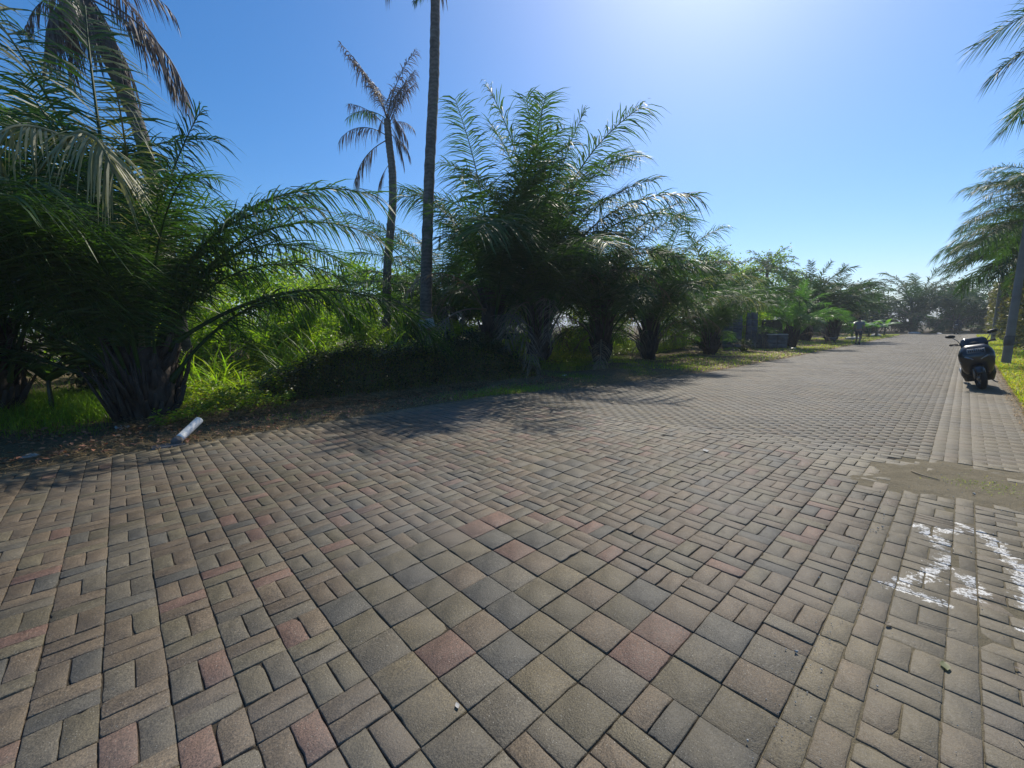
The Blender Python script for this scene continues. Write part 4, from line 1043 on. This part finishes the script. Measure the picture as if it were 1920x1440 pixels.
# ------------------------------------------------------------------ bollard
bl = empty('bollard', (-5.50, -0.42, 0.0), 0, 'white bollard post knocked over at the kerb, leaning back over the dry verge', 'bollard')
axd = nrm(np.array([-0.27, 0.25, 0.16]))
def lean_tube(r, a, b, n=5): return [axd*(a+(b-a)*k/(n-1)) for k in range(n)], r
LB = 0.44
mb = MB()
t = np.linspace(0.02, LB, 8); rad = np.full(8, 0.052)
P = np.concatenate([axd*t[:, None], [axd*(LB+0.008), axd*(LB+0.012)]]); rad = np.concatenate([rad, [0.05, 0.03]])
mb.add(*tube(P, rad, 20)); mb.build('post', M['white'], bl, smooth=True)
mb = MB(); mb.add(*tube([axd*-0.05, axd*0.0, axd*0.028], [0.058, 0.058, 0.054], 20)); mb.build('base', M['stone'], bl)
bl.location.z = 0.05
mb = MB(); mb.add(*box((0.02, -0.1, -0.043), (0.20, 0.34, 0.02), bev=0.005)); mb.build('foot_slab', M['stone'], bl)

# ------------------------------------------------------------------ stacked blocks by the verge
def stack(label, x, y, w, d, h, ch, rz, seed, cap=None):
    root = empty('block_stack', (x, y, float(terrain(x, y))), rz, label, 'block stack', 'stacks of concrete blocks on the verge'); g = np.random.default_rng(seed)
    mb = MB(); z = 0; r = 0
    while z < h:
        nx = max(2, int(w/0.4)); bw = w/nx
        for i in range(nx):
            mb.add(*box((-w/2+(i+0.5)*bw+g.normal(0, 0.008), g.normal(0, 0.012), z+ch/2), (bw-0.008, d, ch-0.012), bev=0.008, rz=g.normal(0, 0.01)))
        z += ch; r += 1
    mb.build('blocks', M['stone'], root)
    if cap:
        mb = MB(); mb.add(*box((0, 0, z+0.03), (w+0.06, d+0.06, 0.05), bev=0.008)); mb.build('cap_slab', M['stonel'], root)
stack('tall dark stack of grey blocks like a pillar, left of the low stacks', -7.6, 24.6, 0.95, 0.9, 2.0, 0.2, 0.35, 1)
stack('narrow tall stack right against the pillar of blocks', -6.9, 25.5, 0.55, 0.8, 1.95, 0.4, 0.35, 2)
stack('low stack of blocks between the pillar and the capped stack', -6.55, 26.6, 1.2, 0.7, 0.75, 0.2, 0.35, 3)
stack('knee high stack with a pale slab on top', -5.85, 26.4, 0.95, 0.8, 0.72, 0.24, 0.35, 4, True)
stack('brownish squared stack standing behind the one with the pale slab', -6.75, 28.6, 1.1, 0.7, 1.25, 0.3, 0.3, 5)

# stones, litter, twigs, leaves
def rock(label, x, y, s, seed, m, name='stone', group=None):
    g = np.random.default_rng(seed); n = 8; secs = []
    V, Q, T, N = loft([(-0.2*s, 0, 0, s*0.8, s*0.6), (0.05*s, 0, 0, s, s*0.72), (0.25*s, 0.05*s, 0, s*0.8, s*0.55), (0.36*s, 0, 0, s*0.4, s*0.3)], 10, 2.2)
    V = V+g.normal(0, 0.05*s, V.shape); V = rotz(V, g.uniform(0, 6)); mb = MB(); mb.add(V, Q, T, N); o = mb.build(name, m)
    o.location = (x, y, float(terrain(x, y))); tag(o, label, 'stone', group)
rock('pale flat stone on the dry verge at the left edge', -6.0, -1.75, 0.08, 1, M['stonel'])
rock('grey stone slab on the far verge right of the walker', -4.9, 43.5, 0.55, 2, M['stonel'])
rock('second grey slab on the far verge, nearer the road end', -4.6, 54.0, 0.6, 3, M['stonel'])
rock('pale slab lying by the road end palms', -2.6, 66.5, 0.6, 4, M['stonel'])
def scrap(label, x, y, s, seed, m=M['litter'], group='scraps of white litter', name='litter', cat='litter', z=None):
    g = np.random.default_rng(seed); k = 6; V = []
    for i in range(k):
        for j in range(k): V.append([(i/(k-1)-0.5)*s, (j/(k-1)-0.5)*s*0.6, 0.012+g.uniform(0, 0.22)*s])
    Q = [[i*k+j, (i+1)*k+j, (i+1)*k+j+1, i*k+j+1] for i in range(k-1) for j in range(k-1)]
    mb = MB(); mb.add(rotz(V, g.uniform(0, 6)), Q); o = mb.build(name, m, smooth=True)
    o.location = (x, y, float(terrain(x, y)) if z is None else z); tag(o, label, cat, group)
scrap('crumpled white litter in front of the big palm', -7.0, -0.95, 0.22, 1)
scrap('small white scrap right of the crumpled litter at the big palm', -6.8, -0.62, 0.13, 2)
scrap('white scrap on the shaded verge below the centre palms', -6.5, 8.6, 0.16, 3)
scrap('bright white scrap at the foot of the bright young palm', -4.9, 25.9, 0.25, 4)
scrap('white stand-in for a bright glint left of the motorbike rider', -0.55, 66.0, 0.6, 5)  # crumpled white sheet added for a bright glint of unknown source
TW = 'dry twigs and leaf stalks on the paving'
for k, (x0, y0, x1, y1, lb) in enumerate([(1.16, 4.74, 1.36, 4.60, 'straight pale stick lying across the cement patch'), (0.92, 3.70, 0.98, 3.86, 'short twig at the left corner of the brown strip'),
        (1.37, 1.92, 1.50, 1.97, 'bent stalk on the brown strip below the paint'), (1.66, 1.35, 1.77, 1.2, 'long thin stalk near the right frame edge'),
        (1.1, 3.6, 1.5, 3.5, 'thin straw above the paint splashes')]):
    mb = MB(); m_ = ((x0+x1)/2+0.09*(y1-y0), (y0+y1)/2-0.09*(x1-x0)); rr = 0.006 if k == 0 else 0.0018
    mb.add(*tube([(x0, y0, 0.002+rr+(0.008 if k == 0 else 0)), (m_[0], m_[1], 0.003+rr+(0.007 if k == 0 else 0)), (x1, y1, 0.002+rr+(0.006 if k == 0 else 0))], [rr, rr, rr*0.6], 6))
    tag(mb.build('twig', M['wood']), lb, 'twig', TW)
def fallen(label, x, y, s, seed, m):
    g = np.random.default_rng(seed); mb = MB(); t = np.linspace(0, 1, 7); w = s*0.28*np.sin(np.pi*np.clip(t, 0.03, 0.99))
    V = []
    for k in range(7): V += [[(t[k]-0.5)*s, -w[k], 0.006+0.02*s*g.random()+0.03*s*abs(t[k]-0.5)], [(t[k]-0.5)*s, 0, 0.005], [(t[k]-0.5)*s, w[k], 0.006+0.04*s*g.random()]]
    Q = [[3*k+q, 3*k+q+1, 3*k+q+4, 3*k+q+3] for k in range(6) for q in range(2)]
    mb.add(rotz(V, g.uniform(0, 6)), Q); o = mb.build('fallen_leaf', m, smooth=True); o.location = (x, y, 0.003); tag(o, label, 'leaf', 'fallen leaves on the paving')
fallen('pale torn leaf on the brown strip below the paint', 1.47, 1.62, 0.06, 1, M['pale'])
fallen('small dark curled leaf near the right frame edge', 1.68, 1.82, 0.025, 2, M['dead'])
fallen('pale leaf beside the bent stalk on the brown strip', 1.27, 1.78, 0.04, 3, M['dry'])
fallen('tiny white leaf on the pinkish blocks, lower middle', 0.17, -0.02, 0.03, 4, M['stonel'])
fallen('pale leaf where the parquet meets the plain road', -0.55, 4.05, 0.12, 5, M['stonel'])
# crumbs of gravel over the patch and strip edge
mb = MB(); g = np.random.default_rng(77)
n = 1500; X = np.concatenate([g.uniform(0.8, 2.2, 700), g.uniform(0.9, 2.15, 300), 1.07+g.normal(0, 0.05, 500)]); Y = np.concatenate([g.uniform(3.9, 5.7, 700), g.uniform(0.2, 4.5, 300), g.uniform(0.0, 4.2, 500)])
s = g.lognormal(-6.0, 0.45, n)
tet = nrm(np.array([[1, 1, 1], [-1, -1, 1], [-1, 1, -1], [1, -1, -1.0]]))
V = (tet[None]*s[:, None, None]*g.uniform(0.6, 1.2, (n, 4, 1)))+np.stack([X, Y, 0.006+s*0.4+0.006*(((Y > 4.1) & (Y < 5.5))*1.0)], 1)[:, None]
b = (np.arange(n)*4)[:, None]
mb.add(V.reshape(-1, 3), T=np.concatenate([b+[0, 1, 2], b+[0, 3, 1], b+[0, 2, 3], b+[1, 3, 2]]))
tag(mb.build('grit', M['stonel']), 'pale grit and crumbs scattered on the paving', 'grit', kind='stuff')
mb = MB(); n = 260; X = g.normal(1.72, 0.16, n); Y = g.normal(4.72, 0.13, n)
blades(mb, X, Y, g.uniform(0.02, 0.05, n), g.uniform(0.003, 0.005, n), g, 1.2, hue(n, g, 0.9, 1.5, 0.5), z=np.full(n, 0.008))
n = 500; X = g.normal(-3.9, 0.45, n); Y = g.normal(4.86, 0.02, n)
blades(mb, X, Y, g.uniform(0.01, 0.03, n), g.uniform(0.003, 0.005, n), g, 1.2, hue(n, g, 0.9, 1.5, 0.5), z=np.full(n, -0.002))
tag(mb.build('crack_weeds', M['grass']), 'small weeds sprouting from the cement patch and joints', 'weeds', kind='stuff')

# ------------------------------------------------------------------ scooter (faces +x locally)
def ring_wheel(parent, cx, r=0.245, w=0.055, steer=0.0, cz=None):
    cz = r if cz is None else cz
    th = np.linspace(0, 2*np.pi, 33)[:-1]; ph = np.linspace(0, 2*np.pi, 13)[:-1]
    V = []; 
    for a in th:
        for b in ph:
            rr = r-w+w*math.cos(b); V.append([rr*math.cos(a), w*0.95*math.sin(b), rr*math.sin(a)])
    V = np.array(V); V = rotz(V, steer)+[cx, 0, cz]
    Q = [[i*12+j, ((i+1) % 32)*12+j, ((i+1) % 32)*12+(j+1) % 12, i*12+(j+1) % 12] for i in range(32) for j in range(12)]
    wh = empty_part('wheel', parent) if False else None
    mb = MB(); mb.add(V, Q); ty = mb.build('tyre', M['rubber'], None, smooth=True)
    mb = MB()
    for k in range(5):
        a = k*2*math.pi/5; d = np.array([math.cos(a), 0, math.sin(a)])
        mb.add(rotz(tube([d*0.02, d*(r-w*1.8)], [0.022, 0.014], 6)[0], steer)+[cx, 0, cz], tube([d*0.02, d*(r-w*1.8)], [0.022, 0.014], 6)[1])
    rim = [np.array([math.cos(a), 0, math.sin(a)])*(r-w*1.75) for a in np.linspace(0, 2*np.pi, 25)]
    V, Q, T, N = tube(rim, 0.018, 6, cap=False); mb.add(rotz(V, steer)+[cx, 0, cz], Q)
    V, Q, T, N = tube([(0, -0.05, 0), (0, 0.05, 0)], 0.045, 12); mb.add(rotz(V, steer)+[cx, 0, cz], Q, T, N)
    rm = mb.build('wheel', M['metal'], parent); ty.parent = rm
    return rm

def scooter(root):
    st = 0.22
    ring_wheel(root, 0.66, 0.25, 0.055, st); ring_wheel(root, -0.64, 0.25, 0.062)
    def part(name, m, *geo, smooth=True, parent=root):
        mb = MB()
        for gq in geo: mb.add(*gq)
        return mb.build(name, m, parent, smooth=smooth)
    part('front_fairing', M['paint_dark'], loft([(0.30, 0.38, 0, 0.08, 0.17), (0.40, 0.42, 0, 0.13, 0.225), (0.54, 0.48, 0, 0.18, 0.255), (0.68, 0.52, 0, 0.20, 0.275), (0.78, 0.52, 0, 0.185, 0.275), (0.86, 0.50, 0, 0.165, 0.245), (0.93, 0.47, 0, 0.14, 0.205), (0.975, 0.44, 0, 0.10, 0.16)], 28, 3.6))
    part('leg_shield', M['black'], loft([(0.16, 0.25, 0, 0.14, 0.22), (0.32, 0.30, 0, 0.15, 0.265), (0.5, 0.34, 0, 0.12, 0.25), (0.7, 0.34, 0, 0.09, 0.24), (0.82, 0.36, 0, 0.05, 0.18)], 24, 3))
    fd = part('front_fender', M['paint_dark'], loft([(0.40, 0, 0.42, 0.05, 0.02), (0.5, 0, 0.47, 0.07, 0.05), (0.66, 0, 0.50, 0.075, 0.05), (0.80, 0, 0.46, 0.07, 0.05), (0.88, 0, 0.38, 0.05, 0.03)], 14, 2.3, 'x'))
    part('fork', M['metal'], tube([(0.66, 0.075, 0.25), (0.50, 0.075, 0.62)], 0.02, 8), tube([(0.66, -0.075, 0.25), (0.50, -0.075, 0.62)], 0.02, 8))
    part('rear_body', M['paint_dark'], loft([(0.22, 0, 0.42, 0.13, 0.13), (0.0, 0, 0.47, 0.15, 0.18), (-0.3, 0, 0.52, 0.20, 0.20), (-0.6, 0, 0.60, 0.20, 0.15), (-0.85, 0, 0.70, 0.13, 0.09), (-1.0, 0, 0.76, 0.06, 0.05)], 22, 2.8, 'x'))
    part('floor', M['black'], loft([(0.38, 0, 0.24, 0.20, 0.05), (0.1, 0, 0.25, 0.24, 0.07), (-0.35, 0, 0.26, 0.20, 0.08)], 16, 4, 'x'))
    part('seat', M['rubber'], loft([(0.10, 0, 0.70, 0.07, 0.04), (0.0, 0, 0.73, 0.13, 0.055), (-0.3, 0, 0.75, 0.16, 0.06), (-0.5, 0, 0.80, 0.15, 0.055), (-0.8, 0, 0.84, 0.11, 0.045), (-0.9, 0, 0.84, 0.05, 0.03)], 18, 2.6, 'x'))
    part('grab_rail', M['metal'], tube([(-0.7, 0.14, 0.80), (-0.95, 0.12, 0.88), (-1.02, 0, 0.9), (-0.95, -0.12, 0.88), (-0.7, -0.14, 0.80)], 0.014, 8))
    part('windscreen', M['smoke'], loft([(0.90, 0.53, 0, 0.045, 0.20), (1.0, 0.46, 0, 0.035, 0.215), (1.09, 0.39, 0, 0.025, 0.19), (1.125, 0.37, 0, 0.012, 0.14)], 22, 3.4))
    for s in (-1, 1):
        R = np.array(Matrix.Rotation(s*0.5, 3, 'X'))
        part('headlight', M['glass'], box((0.70, s*0.115, 0.70), (0.04, 0.15, 0.035), R=R, bev=0.012))
        part('turn_signal', M['glass'], box((0.60, s*0.245, 0.62), (0.06, 0.03, 0.05), bev=0.012))
    pl = part('number_plate', M['plate'], box((0.683, 0, 0.845), (0.012, 0.27, 0.095), R=np.array(Matrix.Rotation(-0.22, 3, 'Y')), bev=0.004), smooth=False)
    g = np.random.default_rng(2); mk = [box((0.693+0.004*math.sin(k), -0.105+k*0.03, 0.848+g.uniform(-0.004, 0.004)), (0.004, 0.017, 0.045), R=np.array(Matrix.Rotation(-0.22, 3, 'Y'))) for k in range(8)]
    part('plate_lettering', M['platemark'], *mk, smooth=False, parent=pl)
    # handlebar turned with the wheel
    def rt(p): q = rotz(np.array([p], float)-[0.40, 0, 0], st)[0]+[0.40, 0, 0]; return q
    part('handlebar', M['black'], tube([rt((0.30, -0.36, 1.02)), rt((0.37, -0.2, 1.0)), rt((0.42, 0, 0.99)), rt((0.37, 0.2, 1.0)), rt((0.30, 0.36, 1.02))], 0.017, 8), loft([(0.96, 0.42, 0, 0.09, 0.13), (1.02, 0.41, 0, 0.08, 0.12), (1.05, 0.4, 0, 0.04, 0.07)], 16, 2.4))
    for s in (-1, 1):
        part('grip', M['rubber'], tube([rt((0.305, s*0.35, 1.02)), rt((0.355, s*0.235, 1.005))], 0.022, 10))
        part('brake_lever', M['metal'], tube([rt((0.39, s*0.22, 1.0)), rt((0.37, s*0.36, 1.0))], 0.008, 6))
        mm = part('mirror', M['black'], loft([(-0.02, 0, 0, 0.05, 0.02), (0.0, 0, 0, 0.085, 0.038), (0.02, 0, 0, 0.07, 0.03)], 16, 2.3, 'x'))
        q = rt((0.33, s*0.33, 1.21)); mm.location = tuple(q); mm.rotation_euler = (s*0.15, 0, st)
        part('mirror_stem', M['metal'], tube([rt((0.36, s*0.2, 1.01)), rt((0.38, s*0.24, 1.1)), q], 0.008, 6))
    part('side_stand', M['metal'], tube([(-0.05, 0.12, 0.22), (-0.02, 0.24, 0.075), (0.03, 0.27, 0.06)], 0.012, 6))
    part('exhaust', M['metal'], tube([(-0.1, -0.16, 0.2), (-0.45, -0.2, 0.24), (-0.9, -0.22, 0.34)], [0.03, 0.055, 0.05], 12))
    part('rear_fender', M['black'], loft([(-0.95, 0, 0.52, 0.06, 0.02), (-0.8, 0, 0.54, 0.08, 0.02), (-0.6, 0, 0.55, 0.08, 0.02)], 12, 3, 'x'))
    part('tail_light', M['glass'], box((-1.0, 0, 0.72), (0.05, 0.16, 0.05), bev=0.015))

# front wheel touches the ground at (1.62,12.75); it faces the camera side (-y) and leans on its stand
sc = empty('motor_scooter', (1.74, 13.35, 0.0), 0, 'dark maxi scooter parked facing the camera on the right paving edge', 'scooter')
scooter(sc)
sc.rotation_euler = (D2R(12), 0, D2R(-90+2))

# ------------------------------------------------------------------ walker, dog, leash
def person(root, pts, E, m): return skin('body', pts, E, m, root, 2, 0)
PX, PY = -3.42, 35.1
pr = empty('person', (PX, PY, 0.004), D2R(0), 'person in grey shirt and dark shorts walking away with a dog', 'person')
pts = [(0, 0, 0.93, 0.15, 0.11), (0, 0, 1.1, 0.135, 0.10), (0, -0.01, 1.3, 0.17, 0.11), (0, 0, 1.42, 0.13, 0.09), (0, 0.01, 1.5, 0.055), (0, 0.02, 1.56, 0.06), (0, 0.03, 1.64, 0.085, 0.095), (0, 0.02, 1.72, 0.065),
       (-0.1, 0.02, 0.85, 0.10), (-0.10, 0.12, 0.48, 0.062), (-0.10, 0.08, 0.28, 0.055), (-0.10, 0.04, 0.08, 0.036), (-0.10, 0.13, 0.035, 0.035), (-0.10, 0.2, 0.03, 0.028),
       (0.1, -0.02, 0.85, 0.10), (0.11, 0.0, 0.47, 0.062), (0.11, -0.12, 0.30, 0.055), (0.11, -0.24, 0.13, 0.036), (0.11, -0.18, 0.05, 0.035), (0.11, -0.12, 0.02, 0.026),
       (-0.19, 0, 1.40, 0.062), (-0.26, -0.02, 1.14, 0.046), (-0.33, 0.14, 0.98, 0.036), (-0.35, 0.19, 0.95, 0.032),
       (0.19, 0, 1.40, 0.062), (0.26, -0.06, 1.14, 0.046), (0.27, 0.05, 0.92, 0.036), (0.27, 0.09, 0.85, 0.032)]
E = [(0, 1), (1, 2), (2, 3), (3, 4), (4, 5), (5, 6), (6, 7), (0, 8), (8, 9), (9, 10), (10, 11), (11, 12), (12, 13), (0, 14), (14, 15), (15, 16), (16, 17), (17, 18), (18, 19), (3, 20), (20, 21), (21, 22), (22, 23), (3, 24), (24, 25), (25, 26), (26, 27)]
person(pr, pts, E, M['skin'])
skin('shirt', [(0, 0, 0.88, 0.175, 0.13), (0, 0, 1.1, 0.16, 0.125), (0, -0.01, 1.3, 0.19, 0.13), (0, 0, 1.42, 0.15, 0.10), (-0.2, 0, 1.40, 0.08), (-0.25, -0.01, 1.22, 0.072), (0.2, 0, 1.40, 0.08), (0.25, -0.03, 1.22, 0.072)], [(0, 1), (1, 2), (2, 3), (3, 4), (4, 5), (3, 6), (6, 7)], M['shirt'], pr, 2)
skin('shorts', [(0, 0, 0.93, 0.17, 0.125), (-0.1, 0.02, 0.82, 0.115), (-0.11, 0.09, 0.55, 0.095), (0.1, -0.02, 0.82, 0.115), (0.11, 0.0, 0.55, 0.095)], [(0, 1), (1, 2), (0, 3), (3, 4)], M['shorts'], pr, 2)
skin('hair', [(0, 0.0, 1.62, 0.085, 0.09), (0, 0.0, 1.70, 0.088, 0.085), (0, 0.0, 1.745, 0.05)], [(0, 1), (1, 2)], M['hair'], pr, 2)
for px_, py_, pz_ in ((-0.10, 0.10, 0.035), (0.11, -0.17, 0.06)):
    mb = MB(); mb.add(*loft([(-0.13, 0, 0, 0.035, 0.03), (-0.06, 0, 0, 0.045, 0.045), (0.05, 0, -0.005, 0.05, 0.035), (0.13, 0, -0.01, 0.03, 0.022)], 12, 2.5, 'y'))
    o = mb.build('shoe', M['shoe'], pr, smooth=True); o.location = (px_, py_, pz_); o.rotation_euler = (-0.5 if px_ > 0 else 0, 0, 0)
DX, DY = -4.55, 33.0
dg = empty('dog', (DX, DY, float(terrain(DX, DY))), D2R(205), 'black dog on a leash standing on the left verge', 'dog')
dp = [(0, 0, 0.46, 0.10, 0.12), (0.18, 0, 0.46, 0.105, 0.135), (0.32, 0, 0.47, 0.10, 0.13), (-0.18, 0, 0.47, 0.085, 0.10), (-0.32, 0, 0.47, 0.085, 0.10),
      (0.42, 0, 0.58, 0.07), (0.50, 0, 0.68, 0.07), (0.60, 0, 0.67, 0.05), (0.70, 0, 0.65, 0.032),
      (-0.42, 0, 0.52, 0.03), (-0.52, 0, 0.62, 0.022), (-0.58, 0, 0.72, 0.014),
      (0.30, 0.08, 0.33, 0.05), (0.31, 0.08, 0.19, 0.03), (0.29, 0.08, 0.05, 0.024), (0.32, 0.08, 0.02, 0.024),
      (0.30, -0.08, 0.33, 0.05), (0.36, -0.08, 0.19, 0.03), (0.38, -0.08, 0.05, 0.024), (0.41, -0.08, 0.02, 0.024),
      (-0.33, 0.08, 0.36, 0.065), (-0.27, 0.08, 0.25, 0.042), (-0.40, 0.08, 0.15, 0.026), (-0.36, 0.08, 0.04, 0.022), (-0.33, 0.08, 0.02, 0.024),
      (-0.33, -0.08, 0.36, 0.065), (-0.30, -0.08, 0.25, 0.042), (-0.45, -0.08, 0.16, 0.026), (-0.44, -0.08, 0.04, 0.022), (-0.41, -0.08, 0.02, 0.024),
      (0.47, 0.05, 0.74, 0.022), (0.46, 0.07, 0.79, 0.010), (0.47, -0.05, 0.74, 0.022), (0.46, -0.07, 0.79, 0.010)]
de = [(0, 1), (1, 2), (0, 3), (3, 4), (2, 5), (5, 6), (6, 7), (7, 8), (4, 9), (9, 10), (10, 11), (2, 12), (12, 13), (13, 14), (14, 15), (2, 16), (16, 17), (17, 18), (18, 19), (4, 20), (20, 21), (21, 22), (22, 23), (23, 24), (4, 25), (25, 26), (26, 27), (27, 28), (28, 29), (6, 30), (30, 31), (6, 32), (32, 33)]
skin('body', [tuple(v*0.72 for v in p) for p in dp], de, M['fur'], dg, 2)
ca, sa = math.cos(D2R(205)), math.sin(D2R(205))
nk = np.array([DX+0.31*ca, DY+0.31*sa, 0.47+dg.location.z]); hd = np.array([PX-0.35, PY+0.19, 0.955])
mb = MB(); tt = np.linspace(0, 1, 12)[:, None]; Pq = nk*(1-tt)+hd*tt; Pq[:, 2] -= 0.22*np.sin(np.pi*tt[:, 0])
mb.add(*tube(Pq, 0.010, 6)); tag(mb.build('leash', M['cord']), 'pale leash running from the walking person to the black dog', 'leash')

# ------------------------------------------------------------------ far rider on a motorbike
RX, RY = 0.75, 64.8
mbk = empty('motorbike', (RX, RY, 0.004), D2R(80), 'small dark motorbike ridden at the far road bend', 'motorbike')
scooter(mbk)
rd = empty('person', (RX, RY, 0.004), D2R(-10), 'rider in dark clothes sitting on the motorbike at the road bend', 'person')
rp = [(0, -0.25, 0.88, 0.16, 0.13), (0, -0.2, 1.08, 0.14, 0.11), (0, -0.13, 1.28, 0.18, 0.12), (0, -0.1, 1.38, 0.13), (0, -0.08, 1.46, 0.06), (0, -0.05, 1.58, 0.10, 0.11), (0, -0.05, 1.66, 0.08),
      (-0.16, -0.1, 0.82, 0.10), (-0.2, 0.2, 0.78, 0.07), (-0.19, 0.12, 0.36, 0.05), (-0.19, 0.22, 0.31, 0.04), (0.16, -0.1, 0.82, 0.10), (0.2, 0.2, 0.78, 0.07), (0.19, 0.12, 0.36, 0.05), (0.19, 0.22, 0.31, 0.04),
      (-0.2, -0.1, 1.36, 0.065), (-0.3, 0.02, 1.14, 0.05), (-0.3, 0.3, 1.07, 0.04), (0.2, -0.1, 1.36, 0.065), (0.3, 0.02, 1.14, 0.05), (0.3, 0.3, 1.07, 0.04)]
re_ = [(0, 1), (1, 2), (2, 3), (3, 4), (4, 5), (5, 6), (0, 7), (7, 8), (8, 9), (9, 10), (0, 11), (11, 12), (12, 13), (13, 14), (3, 15), (15, 16), (16, 17), (3, 18), (18, 19), (19, 20)]
skin('body', rp, re_, M['jacket'], rd, 2)
mb = MB(); mb.add(*box((0, -0.395, 1.02), (0.22, 0.02, 0.05), bev=0.004)); mb.build('reflective_strip', M['litter'], rd)

# ------------------------------------------------------------------ haze
def haze():
    m = bpy.data.materials.new('haze'); m.use_nodes = True; nt = m.node_tree; nt.nodes.clear()
    out = nt.nodes.new('ShaderNodeOutputMaterial'); v = nt.nodes.new('ShaderNodeVolumePrincipled')
    v.inputs['Color'].default_value = (0.80, 0.90, 1.0, 1); v.inputs['Density'].default_value = HAZE
    v.inputs['Anisotropy'].default_value = 0.3
    nt.links.new(v.outputs[0], out.inputs['Volume'])
    mb = MB(); mb.add(*box((0, 400, 10), (1900, 1700, 24))); o = mb.build('haze', m); tag(o, kind='stuff')
HAZE = 0.0012
if HAZE > 0: haze()
